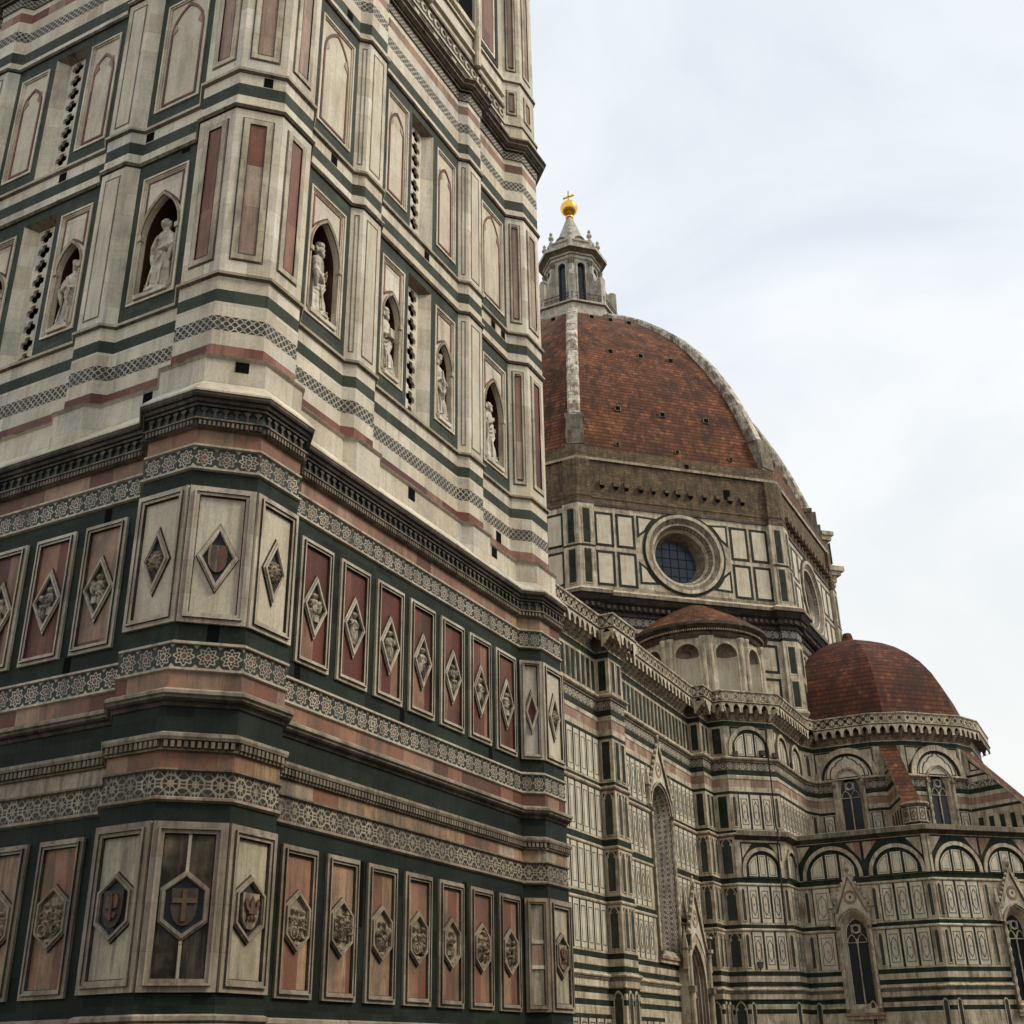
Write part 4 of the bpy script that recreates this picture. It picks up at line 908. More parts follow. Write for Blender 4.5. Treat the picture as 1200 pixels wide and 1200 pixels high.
# chapel roofs sloping up to the tribune wall
b = MB(); inn = [F2b, F3b, F3c, TRa, TRb, TRc, TRd, TRe, TRf]; outp = [CH0, CH0, CH0, C1, C1, C2, C2, C3, C4]
for i in range(len(inn)-1):
    q = [(*outp[i], 18.5), (*outp[i+1], 18.5), (*inn[i+1], 18.75), (*inn[i], 18.75)]
    b.face(q, 'tile2')
b.obj('chapel_roof', CA)
# upper order
for z0, z1, m in ((18.3, 18.5, 'green'),): cband('green_marble_band', NAVE, [(0, z0), (0, z1)], m)
cband('green_marble_band', UP[len(NAVE)-2:], [(0, 18.3), (0, 18.5)], 'green')
cband('white_marble_storey', UP, [(0, 18.5), (0, 21.38)], 'cwhite')
cband('green_marble_band', UP, [(0, 21.38), (0, 21.62)], 'green')
cband('white_marble_band', UP, [(0, 21.62), (0, 22.0)], 'cwhite')
cband('pink_marble_band', UP, [(0, 22.0), (.0, 22.6)], 'cpink')
cband('white_marble_band', UP, [(0, 22.6), (.05, 22.65), (.05, 22.9), (0, 22.95)], 'cwhite')
cband('green_marble_band', UP, [(0, 22.95), (0, 23.37)], 'green')
cband('mosaic_band', UP, [(.0, 23.37), (.03, 23.4), (.03, 23.98)], ['cwhite', 'geo'], True)
cband('cornice', UP, [(.03, 23.98), (.1, 24.02), (.1, 24.12), (.22, 24.2), (.30, 24.28), (.30, 24.38), (.1, 24.46), (0, 24.5)], ['dark', 'greyst', 'greyst', 'cwhite', 'cwhite', 'cwhite', 'cwhite'])
cband('attic_wall', UP, [(0, 24.5), (0, 27.0)], 'cwhite')
cband('green_marble_band', UP, [(0, 27.0), (.03, 27.02), (.03, 27.40)], ['cwhite', 'green'])
# corbel table
KB = .87
b = MB(); b.sweep(UP, [(.03, 27.4), (.10, 27.42), (.10, 27.5), (0, 27.5), (0, 28.75)], ['cwhite', 'cwhite', 'cwhite', 'greyst']); b.obj('corbel_wall', CA)
cm = MB(); f0 = Fr((0, 0), (1, 0)); w = .15
prof = [(0, 27.5), (.12, 27.52), (.18, 27.68), (.30, 27.72), (.36, 27.90), (.50, 27.94), (.58, 28.12), (.72, 28.16), (KB-.05, 28.34), (KB-.05, 28.5), (0, 28.5)]
for sg in (-1, 1): cm.face([f0.p(sg*w, z, d) for d, z in (prof if sg > 0 else prof[::-1])], 'cwhite')
for a, c in zip(prof, prof[1:]): cm.face([f0.p(-w, a[1], a[0]), f0.p(w, a[1], a[0]), f0.p(w, c[1], c[0]), f0.p(-w, c[1], c[0])], 'greyst')
co = cm.obj('corbel', None); cme = co.data; bpy.data.objects.remove(co)
sq = MB(); sq.rring(f0, -.2, .2, 27.62, 27.98, .045, 0, .04, 'cwhite'); sq.box(f0, -.12, .12, 27.69, 27.91, 0, .02, 'cpink')
ncorb = 0
arcade = MB(); parapet = MB(); sqm = MB()
def offp(path, i, dd):
    n = len(path); segs = n-1
    def nn(k): a, c = path[k], path[k+1]; l = hypot(c[0]-a[0], c[1]-a[1]); return ((c[1]-a[1])/l, -(c[0]-a[0])/l)
    n1 = nn(max(0, i-1)); n2 = nn(min(segs-1, i)); k = 1+n1[0]*n2[0]+n1[1]*n2[1]
    return (path[i][0]+dd*(n1[0]+n2[0])/k, path[i][1]+dd*(n1[1]+n2[1])/k)
for i in range(len(UP)-1):
    a, c = offp(UP, i, KB), offp(UP, i+1, KB); l = hypot(c[0]-a[0], c[1]-a[1]); fr = Fr(a, (c[0]-a[0], c[1]-a[1]))
    if (c[0]-a[0])*(UP[i+1][0]-UP[i][0])+(c[1]-a[1])*(UP[i+1][1]-UP[i][1]) < 0: continue
    k = max(1, round(l/.82)); q = l/k; near0 = a[0] > 39 and i < len(UP)-4
    for j in range(k):
        near = near0 and a[0]+fr.d[0]*j*q > 46.5
        arcade.plate(fr, j*q, (j+1)*q, 28.0 if near else 28.3, 28.78, arch(j*q+.14, (j+1)*q-.14, 28.001 if near else 28.301, 28.25 if near else 28.4, .9, 4), 0, 'cwhite', -.12, 'greyst')
        if near:
            parapet.plate(fr, j*q, (j+1)*q, 28.92, 29.74, quatrefoil((j+.5)*q, 29.33, .20), -.02, 'cwhite', -.16, 'greyst'); parapet.plate(fr, j*q, (j+1)*q, 28.92, 29.74, quatrefoil((j+.5)*q, 29.33, .20), -.16, 'cwhite')
            parapet.rring(fr, j*q+.06, (j+1)*q-.06, 29.0, 29.66, .03, -.02, .0, 'greyst')
        else: parapet.box(fr, j*q, (j+1)*q, 28.92, 29.74, -.16, -.02, 'cwhite')
    if near0 and ncorb < 100:
        for j in range(k+1):
            if (j == k and k > 1) or a[0]+fr.d[0]*j*q < 46.5: continue
            pt = fr.p(j*q, 0, -KB); o = bpy.data.objects.new('corbel', cme); COL.objects.link(o); o.parent = CA; o.location = (pt[0], pt[1], 0); o.rotation_euler = (0, 0, atan2(fr.d[1], fr.d[0])); ncorb += 1
            pt = fr.p((j+.5)*q, 0, -KB+.0)
            if j < k:
                f2 = Fr(pt[:2], fr.d); sqm.rring(f2, -.2, .2, 27.6, 27.98, .05, 0, .04, 'cwhite'); sqm.box(f2, -.12, .12, 27.68, 27.9, 0, .02, 'cpink')
arcade.sweep(UP, [(0, 28.5), (KB-.1, 28.76), (KB-.02, 28.78)], ['dark', 'dark'])
arcade.obj('corbel_arcade', CA); so_ = sqm.obj('square_inlays', CA); so_['kind'] = 'stuff'
b = MB(); b.sweep(UP, [(KB, 28.78), (KB+.05, 28.80), (KB+.05, 28.84), (KB+.10, 28.86), (KB+.10, 28.92), (KB-.18, 28.94)], ['greyst', 'dark', 'greyst', 'cwhite', 'cwhite']); b.sweep(UP, [(KB-.2, 29.74), (KB+.05, 29.74), (KB+.07, 29.78), (KB+.07, 29.86), (KB-.22, 29.88)], ['cwhite', 'cwhite', 'cwhite', 'greyst']); b.obj('parapet_rail', CA)
parapet.obj('pierced_parapet', CA)
b = MB(); b.sweep(UP, [(KB-.1, 28.93), (-6, 29.0)], 'greyst'); b.obj('walkway', CA)
# ---- inlaid patterns of the storeys
def seg(a, c): return Fr(a, (c[0]-a[0], c[1]-a[1])), hypot(c[0]-a[0], c[1]-a[1])
def panel(b, f, u0, u1, z0, z1, fancy=True):
    w = u1-u0; b.box(f, u0, u1, z0, z1, 0, .015, 'cpanel')
    i = .13*w+.02; b.rring(f, u0+i, u1-i, z0+.32, z1-.3, .035, .015, .03, 'green')
    if fancy:
        cu = (u0+u1)/2; cz = (z0+z1)/2; hw_ = w*.26; hh_ = (z1-z0)*.31
        P = [(cu-hw_, cz-hh_*.55), (cu, cz-hh_), (cu+hw_, cz-hh_*.55), (cu+hw_, cz+hh_*.55), (cu, cz+hh_), (cu-hw_, cz+hh_*.55)]
        b.ring(f, P, inset(P, .04), .015, .03, 'green')
        b.prism(f, lozenge(cu, cz, .07, .10), .015, .03, 'cpink')
def strips(f, u0, u1, z0, z1, pitch=1.0, gw=.17, fancy=True, ends=True):
    b = MB(); k = max(1, round((u1-u0)/pitch)); q = (u1-u0)/k
    for j in range(k+1):
        u = u0+j*q
        if ends or 0 < j < k: b.box(f, max(u-gw/2, u0-.001), min(u+gw/2, u1+.001), z0+.12, z1, 0, .012, 'green')
    for j in range(k): panel(b, f, u0+j*q+gw/2+.02, u0+(j+1)*q-gw/2-.02, z0+.14, z1-.03, fancy)
    b.obj('inlaid_marble_panels', CA)
def lancet(f, uc, w, z0, z1, k=.9, rect_=False, d=0):
    b = MB()
    if rect_:
        b.box(f, uc-w/2, uc+w/2, z0+.3, z1-.25, d, d+.012, 'green'); b.rring(f, uc-w/2-.07, uc+w/2+.07, z0+.23, z1-.18, .07, d, d+.045, 'cwhite')
    else:
        zs = z1-.25-w*.62; P = arch(uc-w/2, uc+w/2, z0+.3, zs, k, 6); b.prism(f, P, d, d+.012, 'leafc')
        O = arch(uc-w/2-.07, uc+w/2+.07, z0+.23, zs, k, 6); b.ring(f, O, P, d, d+.05, 'cwhite')
        if w > .35:
            for sg in (-1, 1): b.prism(f, [(uc+sg*w/2, zs+.04), (uc+sg*w*.30, zs+w*.12), (uc+sg*w*.36, zs+w*.34), (uc+sg*w*.44, zs+w*.3)][::sg], d+.012, d+.045, 'cwhite')
            for sg in (-1, 1): b.prism(f, [(uc+sg*(w/2+.12), z1-.16), (uc+sg*.12, z1-.16), (uc+sg*(w/2+.12), z1-.16-w*.5)][::sg], d, d+.008, 'green')
    b.obj('blind_lancet' if not rect_ else 'inlaid_rectangle', CA)
ST = [(7.93, 10.8), (11.33, 14.2), (14.84, 17.95)]; SA = (18.5, 21.38)
for (a, bb_, c, e) in ((P1a, P1b, P1c, P1d), (P2a, P2b, P2c, None), ((37.5, 16.5), (37.5, 15.5), (39.8, 15.5), None)):
    fw, lw = seg(a, bb_); fs, ls = seg(bb_, c)
    for z0, z1 in [(3.0, 5.85)]+ST:
        lancet(fw, lw/2, .52, z0, z1); lancet(fs, ls*.29, .5, z0, z1); lancet(fs, ls*.71, .5, z0, z1)
    for z0, z1 in (SA, (24.5, 27.0)):
        lancet(fw, lw/2, .56, z0-.1, z1+.08, rect_=True); lancet(fs, ls*.29, .56, z0-.1, z1+.08, rect_=True); lancet(fs, ls*.71, .56, z0-.1, z1+.08, rect_=True)
fw, lw = seg(P2c, F2a)
for z0, z1 in [(3.0, 5.85)]+ST: lancet(fw, lw/2, .78, z0, z1)
for z0, z1 in (SA, (24.5, 27.0)): lancet(fw, lw/2, .74, z0-.1, z1+.08, rect_=True)
# nave bays
for z0, z1 in ST+[SA]:
    fl, ll = seg((39.8, 16.5), P1a); strips(fl, ll-8.2, ll-.05, z0, z1, 1.02, fancy=False)
    if z0 < 18.5:
        strips(frN, .15, WNu[0]-.75, z0, z1, 1.0)
        if z0 > 10: strips(frN, WNu[1]+.75, LN-.1, z0, z1, 1.0)
        else: strips(frN, 14.8, LN-.1, z0, z1, 1.0)
    else: strips(frN, .15, WNu[0]-.4, z0, z1, .95); strips(frN, WNu[1]+.4, LN-.1, z0, z1, .95)
def colonnade(f, u0, u1, z0, z1, pitch=.81):
    b = MB(); k = max(1, round((u1-u0)/pitch)); q = (u1-u0)/k
    for j in range(k): b.box(f, u0+j*q+.13, u0+(j+1)*q-.13, z0, z1, 0, .012, 'green'); b.box(f, u0+j*q-.05, u0+j*q+.05, z0, z1, 0, .05, 'cwhite')
    b.obj('green_inlay_strips', CA)
fl, ll = seg((39.8, 16.5), P1a); colonnade(fl, .1, ll-.05, 24.72, 26.8); colonnade(frN, .05, LN-.05, 24.72, 26.8)
for f_, a, e in ((fl, ll-8.2, ll-.05), (frN, .1, 7.0), (frN, 15, LN)):
    b = MB(); b.box(f_, a, e, 1.9, 4.45, 0, .01, 'green'); k = int((e-a)/1.15)
    for j in range(k): b.box(f_, a+.12+j*(e-a)/k, a-.12+(j+1)*(e-a)/k, 2.1, 4.2, .01, .03, 'cwhite'); b.rring(f_, a+.28+j*(e-a)/k, a-.28+(j+1)*(e-a)/k, 2.3, 4.0, .05, .03, .045, 'green')
    b.obj('inlaid_marble_panels', CA)
# diagonal face beside the nave
for z0, z1 in ST[:2]+[SA]:
    lancet(frF2, .33, .26, z0, z1); lancet(frF2, LF2-.33, .26, z0, z1); strips(frF2, .72, LF2-.72, z0, z1, 1.0)
lancet(frF2, .33, .26, 3, 5.85); lancet(frF2, LF2-.33, .26, 3, 5.85)
def lunette(f, uc, z0, R, white='cwhite', stilt=.0, n=3, rw=.3):
    b = MB(); O = arch(uc-R, uc+R, z0, z0+stilt+.01, .5, 12); I1 = arch(uc-R+rw, uc+R-rw, z0, z0+stilt+.01, .5, 12); I2 = arch(uc-R+rw+.2, uc+R-rw-.2, z0, z0+stilt+.01, .5, 12)
    b.ring(f, O, I1, 0, .16, white, 'greyst'); b.prism(f, I1, 0, .01, 'green')
    r = R-rw-.22
    for j, (ua, ub) in enumerate(((-.92*r, -.36*r), (-.24*r, .24*r), (.36*r, .92*r))):
        def zt(u): return z0+stilt+sqrt(max(0, r*r-u*u))*.97
        if j == 1: P = [(uc+ua, z0+.06), (uc+ub, z0+.06), (uc+ub, zt(ub)), (uc+ua, zt(ua))]
        else:
            us = [ua+(ub-ua)*t/5 for t in range(6)]; P = [(uc+ua, z0+.06), (uc+ub, z0+.06)]+[(uc+u, max(z0+.2, zt(u))) for u in reversed(us)]
        b.prism(f, P, .01, .03, 'cpanel'); Q = inset(P, .10); b.ring(f, Q, inset(Q, .035), .03, .04, 'green')
    b.obj('lunette', CA)
def spandrel(f, u0, u1, z0, z1, centres, R):
    """green ground with small white triangles between the arches"""
    b = MB(); b.box(f, u0, u1, z0, z1, 0, .006, 'green')
    es = [u0]+[ (a+c)/2 for a, c in zip(centres, centres[1:])]+[u1]
    for c in centres:
        P = arch(c-R-.18, c+R+.18, z0, z0+.01, .5, 12); 
        for i in range(2, len(P)-1): pass
    for i, e in enumerate(es):
        for sg in (-1, 1):
            if (i == 0 and sg < 0) or (i == len(es)-1 and sg > 0): continue
            o = e+sg*.12
            b.prism(f, [(o, z1-.14), (o, z1-.14-R*.62), (o+sg*R*.50, z1-.14)][::-sg], .006, .02, 'cpink' if 0 < i < len(es)-1 else 'cwhite')
    b.obj('spandrel_inlay', CA)
spandrel(frF2, .55, LF2-.45, 24.52, 26.98, [LF2/2], 2.0); lunette(frF2, LF2/2, 24.52, 2.0, stilt=.55)
spandrel(frF2, .5, LF2-.4, 14.9, 17.6, [LF2/2], 1.75); lunette(frF2, LF2/2+.05, 14.9, 1.85, stilt=.45)
fA, lA = seg(F2b, F3b)
spandrel(fA, .3, lA-.3, 24.52, 26.98, [lA*.26, lA*.74], 1.7); lunette(fA, lA*.27, 24.52, 1.75, stilt=.75); lunette(fA, lA*.75, 24.52, 1.75, stilt=.75)
strips(fA, .3, lA-.2, *SA, 1.0); 
fq, lq = seg(F2b, CH0)
for z0, z1 in ST[:2]: strips(fq, .4, lq-.3, z0, z1, 1.0)
lunette(fq, lq/2, 14.9, 1.5, stilt=.9)
fB, lB = seg(F3b, F3c); lancet(fB, lB*.45, .5, 18.5, 21.38); lancet(fB, lB*.45, .5, 24.5, 26.9)
for f_, L_, c_ in ((frTW, hypot(TRa[0]-F3c[0], TRa[1]-F3c[1]), TWc), (frTS, LTS, TSc)):
    for u in (c_-2.1, c_+2.1):
        b = MB(); b.box(f_, u-.5, u+.5, 18.6, 21.3, 0, .012, 'green'); panel(b, f_, u-.38, u+.38, 18.75, 21.25); b.obj('inlaid_marble_panels', CA)
    spandrel(f_, 0, L_, 24.52, 26.98, [c_], 2.6)
    b = MB(); R = 2.8; z0 = 24.35
    for (ra, rb, m, dd) in ((R, R-.5, 'cwhite', .20), (R-.5, R-.72, 'green', .05)):
        b.ring(f_, circ(c_, z0, ra, 25, 0, pi*25/24), circ(c_, z0, rb, 25, 0, pi*25/24), 0, dd, m) if False else b.ring(f_, arch(c_-ra, c_+ra, z0-.02, z0, .5, 14), arch(c_-rb, c_+rb, z0-.02, z0, .5, 14), 0, dd, m, 'greyst')
    r = R-.74; b.prism(f_, arch(c_-r, c_+r, z0-.01, z0, .5, 14), 0, .02, 'cpanel'); b.ring(f_, arch(c_-r+.1, c_+r-.1, z0+.12, z0+.13, .5, 14), arch(c_-r+.2, c_+r-.2, z0+.22, z0+.23, .5, 14), .02, .035, 'green')
    for sg in (-1, 1):
        pts = [(1.5, .2), (1.42, .75), (1.2, 1.15), (.92, 1.28), (.8, 1.5), (.55, 1.72), (.3, 1.78), (.05, 2.1)]
        for (a_, e_) in zip(pts, pts[1:]): b.prism(f_, [(c_+sg*a_[0], z0+a_[1]), (c_+sg*e_[0], z0+e_[1]), (c_+sg*(e_[0]+.09), z0+e_[1]+.05), (c_+sg*(a_[0]+.09), z0+a_[1]+.05)][::sg], .02, .035, 'green')
    b.obj('great_blind_arch', CA)
    lancet(f_, L_-.3, .3, 18.5, 21.38)
for f_ in (seg(TRa, TRb), seg(TRc, TRd)): 
    b = MB(); b.box(f_[0], f_[1]/2-.3, f_[1]/2+.3, 24.6, 26.9, 0, .012, 'green'); b.box(f_[0], .1, .45, 24.5, 27, 0, .12, 'cwhite'); b.box(f_[0], f_[1]-.45, f_[1]-.1, 24.5, 27, 0, .12, 'cwhite'); b.obj('corner_pilasters', CA)
# ---- gothic windows
def gothic_window(f, uc, w, zs0, zsp, gable=None, depth=.9, splay='geo', twist=True, gl=.45, k=.95, dext=.0, nm='gothic_window', fill=None):
    """outer opening w wide, splayed back to the glazing; optional crocketed gable"""
    root = MB(); ow = w/2; top = archtop(uc-ow, uc+ow, zsp, k)
    O = arch(uc-ow-.28, uc+ow+.28, zs0-.3, zsp, (k*w+.28)/(w+.56), 10); Mi = arch(uc-ow, uc+ow, zs0, zsp, k, 10)
    root.ring(f, O, inset(O, .12), -.2, .22+dext, 'cwhite', 'greyst'); root.ring(f, inset(O, .12), Mi, -.2, .10+dext, 'cwhite', 'greyst'); w_ = root.obj(nm, CA)
    # fill the rectangle of the cut around the arch
    b = MB(); zz1 = top+.02
    if fill: b.plate(f, *fill, Mi, .0, 'cwhite')
    else: b.plate(f, uc-ow-.001, uc+ow+.001, zs0-.001, zz1, Mi, .0, 'cwhite')
    gw = w*gl/1.0; I = [(uc+(p[0]-uc)*gl*1.0, zs0+.35+(p[1]-zs0)*((top-.9-zs0)/(top-zs0))) for p in Mi]
    n = len(Mi); acc = 0
    for i in range(n):
        a, c, e, h = Mi[i], Mi[(i+1) % n], I[(i+1) % n], I[i]; l = hypot(c[0]-a[0], c[1]-a[1]); s_ = 2.6
        b.face([f.p(*a, .05), f.p(*c, .05), f.p(*e, -depth), f.p(*h, -depth)], splay, [(acc*s_, 0), ((acc+l)*s_, 0), ((acc+l)*s_, depth*1.2*s_), (acc*s_, depth*1.2*s_)]); acc += l
    b.obj('splayed_reveal', w_)
    g_ = MB(); g_.face([f.p(*p, -depth-.02) for p in I], 'glass'); g_.obj('glass', w_)
    t = MB(); iw = gw/2*1.0; zt = max(p[1] for p in I); zsp2 = zt-iw*1.9
    t.tube([f.p(uc, zs0+.35, -depth+.08), f.p(uc, zsp2, -depth+.08)], .06, 'cwhite', 8)
    for sg in (-1, 1):
        c0 = uc+sg*iw/2; A = arch(c0-iw/2+.03, c0+iw/2-.03, zsp2-.3, zsp2-.25, 1.0, 6); t.ring(f, A, inset(A, .06), -depth, -depth+.12, 'cwhite')
    t.ring(f, circ(uc, zsp2+iw*.95, iw*.46, 14), circ(uc, zsp2+iw*.95, iw*.30, 14), -depth, -depth+.12, 'cwhite')
    t.plate(f, uc-iw*.5, uc+iw*.5, zsp2+iw*.55, zsp2+iw*1.35, circ(uc, zsp2+iw*.95, iw*.36, 14), -depth+.05, 'cwhite')
    t.obj('tracery', w_)
    if twist:
        for sg in (-1, 1):
            c = MB(); u = uc+sg*(ow+.14)
            rows = []; N = int((zsp-zs0)/.09)
            for j in range(N+1):
                z = zs0+(zsp-zs0)*j/N; r = []
                for q in range(10):
                    a = 2*pi*q/10; rad = .105+.035*sin(2*a+z*9); p = f.p(u+rad*cos(a), z, .16+dext+rad*sin(a)); r.append(p)
                rows.append(r)
            c.grid(rows, 'cwhite', True); c.box(f, u-.16, u+.16, zsp, zsp+.22, .0, .36+dext, 'greyst'); c.box(f, u-.16, u+.16, zs0-.2, zs0, .0, .36+dext, 'greyst'); c.obj('twisted_colonnette', w_, label=None)
    s_ = MB(); s_.box(f, uc-ow-.4, uc+ow+.4, zs0-.5, zs0-.3, 0, .32+dext, 'cpink'); s_.box(f, uc-ow-.3, uc+ow+.3, zs0-.75, zs0-.5, 0, .2+dext, 'cwhite'); s_.obj('sill', w_)
    if gable: make_gable(f, uc, ow+.34, gable[0], gable[1], top+.12, zsp, .10+dext, w_, arch_k=(k*w+.28)/(w+.56), aw=ow+.28)
    return w_
def crocket(b, p, r): b.ball(p, r, 'cwhite', 6, (1, 1, 1.25))
def pinnacle(parent, f, u, d, z0, z1, r=.2):
    b = MB(); h = z1-z0; fr = Fr(f.p(u, 0, d)[:2], f.d)
    b.box(fr, -r, r, z0, z0+h*.45, -r, r, 'cwhite'); b.rring(fr, -r*.7, r*.7, z0+h*.05, z0+h*.4, r*.2, r, r+.015, 'greyst'); b.box(fr, -r*1.25, r*1.25, z0+h*.45, z0+h*.5, -r*1.25, r*1.25, 'greyst')
    pts = [fr.p(a*r, z0+h*.5, c*r) for a, c in ((-1, -1), (1, -1), (1, 1), (-1, 1))]; tip = fr.p(0, z1, 0)
    for i in range(4): b.face([pts[i], pts[(i+1) % 4], tip], 'cwhite')
    for q in range(4):
        t = .2+.2*q; 
        for p in pts: crocket(b, tuple(p[i]*(1-t)+tip[i]*t for i in range(3)), r*.2)
    b.ball(tip, r*.3, 'cwhite', 6); b.obj('pinnacle', parent)
def make_gable(f, uc, hw_, zb, zt, archt, zsp, d, parent, arch_k=.95, aw=None):
    b = MB(); aw = aw or hw_
    A = arch(uc-aw, uc+aw, zsp, zsp+.001, arch_k, 10)[2:]      # right spring over apex to left spring
    out = []
    for (u, z) in A:
        t = abs(u-uc)/hw_; out.append((u, max(z+.02, zt-(zt-zb)*min(1, t))))
    for i in range(len(A)-1):
        b.face([f.p(*A[i], d), f.p(*out[i], d), f.p(*out[i+1], d), f.p(*A[i+1], d)], 'cpanel'); b.face([f.p(*A[i], d), f.p(*A[i+1], d), f.p(*A[i+1], -.1), f.p(*A[i], -.1)], 'cwhite')
    b.ring(f, circ(uc, archt+(zt-archt)*.33, (zt-archt)*.19, 16), circ(uc, archt+(zt-archt)*.33, (zt-archt)*.12, 16), d, d+.04, 'cpink')
    b.prism(f, lozenge(uc, archt+(zt-archt)*.33, .1, .14), d, d+.03, 'green')
    for sg in (-1, 1):
        e = [(uc+sg*(hw_+.12), zb), (uc, zt+.12), (uc, zt-.32), (uc+sg*(hw_-.22), zb)][::-sg]
        b.prism(f, e, -.1, d+.16, 'cwhite', 'greyst', True)
        e = [(uc+sg*(hw_-.26), zb), (uc, zt-.40), (uc, zt-.50), (uc+sg*(hw_-.34), zb)][::-sg]; b.prism(f, e, d, d+.05, 'pink')
        for q in range(1, 9):
            t = q/9; crocket(b, f.p(uc+sg*(hw_+.2)*(1-t), zb+(zt+.2-zb)*t, d+.05), .13)
    b.ball(f.p(uc, zt+.38, d+.03), .19, 'cwhite', 8, (1, 1, 1.4)); b.ball(f.p(uc, zt+.72, d+.03), .1, 'cwhite', 8, (1, 1, 1.6))
    b.obj('gable', parent)
    for sg in (-1, 1): pinnacle(parent, f, uc+sg*(hw_+.18), d+.0, zb-1.0, zb+1.8, .17)
NWc = (WNu[0]+WNu[1])/2
gothic_window(frN, NWc, WNu[1]-WNu[0]-.3, 8.7, 18.2, (19.6, 23.6), depth=1.3, gl=.42, k=.55, fill=(WNu[0], WNu[1], 7.93, 21.38))
for f_, c_ in ((frTW, TWc), (frTS, TSc)): gothic_window(f_, c_, 2.3, 18.6, 23.75, None, depth=.35, gl=.72, k=.62, splay='cwhite', fill=(c_-1.3, c_+1.3, 18.3, 27.0))
for f_, c_, sgn in ((frCW, CWc, 0), (frCS, CSc, 1), (frCT, CSc, 1)):
    gothic_window(f_, c_, 2.2, 5.2, 11.0, (12.25, 15.3), depth=.45, gl=.72, k=.62, splay='cwhite', dext=.05, fill=(c_-1.35, c_+1.35, 4.92, 14.2))
# chapel faces
for f_, L_, c_ in ((frCW, LCW, CWc), (frCS, sl, CSc), (frCT, sl, CSc)):
    for z0, z1 in ST[:2]:
        if f_ is frCW:
            lancet(f_, .62, .26, z0, z1); strips(f_, 1.05, c_-1.55, z0, z1, 1.1); lancet(f_, c_+1.9, .26, z0, z1); strips(f_, c_+2.3, L_-.75, z0, z1, 1.13); lancet(f_, L_-.35, .26, z0, z1)
        else:
            lancet(f_, .42, .26, z0, z1); strips(f_, .8, 4.1, z0, z1, 1.1); lancet(f_, 4.75, .26, z0, z1); lancet(f_, L_-.42, .26, z0, z1); strips(f_, L_-4.1, L_-.8, z0, z1, 1.1); lancet(f_, L_-4.75, .26, z0, z1)
    ce = [2.95, 8.05] if f_ is frCW else [2.5, 7.05, 11.6]
    spandrel(f_, .1, L_-.35, 14.9, 17.7, ce, 2.2)
    for i, c in enumerate(ce): lunette(f_, c, 14.9, 2.42 if (f_ is frCW and i == 0) else 2.2, stilt=.1)
    for z0 in (3.0,):
        for u in (.6, 4.75, L_-.5): lancet(f_, u, .3, z0, 5.85)
    b = MB(); b.box(f_, L_-.34, L_, 14.85, 17.75, 0, .14, 'cwhite'); b.box(f_, 0, .2, 14.85, 17.75, 0, .14, 'cwhite'); b.obj('corner_pilasters', CA)
# ---- portal with gable
pf = Fr((71.15, 16.1), (1, .012)); po = MB(); pw = 2.05
pw = 2.3
A = arch(-1.9, 1.9, 0, 6.6, .93, 12)
po.ring(pf, arch(-pw, pw, 0, 6.6, .90, 12), A, -.7, 0, 'cwhite')
b = MB(); b.box(frN, 6.5, 10.9, 7.5, 8.8, -.5, -.04, 'cwhite'); b.obj('sill_backing', CA)
for q in range(4):
    a = inset(A, .16*q+.0); c = inset(A, .16*(q+1)); d0 = -.2*q
    po.ring(pf, a, c, d0-.2, d0-.0 if q == 0 else d0, 'cpink' if q % 2 else 'cwhite', 'greyst')
pr_ = po.obj('side_portal', CA)
b = MB(); b.prism(pf, inset(A, .62), -.9, -.84, 'greyst'); b.box(pf, -.9, .9, 0, 5.9, -.84, -.78, 'bronze'); b.box(pf, -1.0, 1.0, 5.9, 6.35, -.84, -.6, 'cwhite'); b.obj('door', pr_)
b = MB(); relief_grid(b, pf, arch(-1.2, 1.2, 6.4, 7.0, .95, 6), [(x, z, rx, rz, .2, 0) for x, z, rx, rz in ((0, 7.6, .14, .17), (0, 7.1, .28, .5), (-.5, 7.2, .12, .14), (-.5, 6.8, .2, .4), (.5, 7.2, .12, .14), (.5, 6.8, .2, .4))], -.83, 'reliefbg', 'relief2', 20, 20); b.obj('tympanum_relief', pr_)
make_gable(pf, 0, pw+.05, 8.7, 13.45, 10.2, 6.6, .06, pr_, .90, pw)
for sg in (-1, 1):
    b = MB(); b.tube([pf.p(sg*2.1, 0, .22), pf.p(sg*2.1, 6.2, .22)], .17, 'cwhite', 10); b.box(pf, sg*2.1-.26, sg*2.1+.26, 6.2, 6.6, 0, .48, 'greyst'); b.tube([pf.p(sg*2.1, 6.6, .22), pf.p(sg*2.1, 8.6, .22)], .13, 'cwhite', 10); b.obj('portal_column', pr_)
    b = MB(); b.box(pf, sg*2.15-.22, sg*2.15+.22, 9.0, 9.25, 0, .5, 'cwhite'); b.box(pf, sg*2.15-.16, sg*2.15+.16, 9.25, 10.0, .05, .4, 'dark'); b.box(pf, sg*2.15-.24, sg*2.15+.24, 10.0, 10.15, 0, .5, 'cwhite'); b.obj('tabernacle', pr_)
# ---- rainwater pipe and floodlights on the diagonal face
b = MB()
pts = [frF2.p(LF2-.8, z, d) for z, d in ((27.3, .36), (18.8, .36), (18.5, .56), (17.8, .56), (17.5, .22), (11.2, .22))]
b.tube(pts, .075, 'black_st', 8); b.obj('drainpipe', CA)
for (f_, u, z, d) in ((frF2, LF2-1.25, 24.75, .3), (frF2, LF2-.1, 24.6, .35), (fA, 4.2, 24.6, .3), (frF2, .75, 24.55, .3), (frF2, 1.2, 8.3, .12)):
    b = MB(); b.box(f_, u-.2, u+.2, z-.12, z+.3, d-.3, d+.05, 'black_st'); b.box(f_, u-.04, u+.04, z-.3, z-.12, d-.25, d-.1, 'black_st'); b.obj('floodlight', CA)
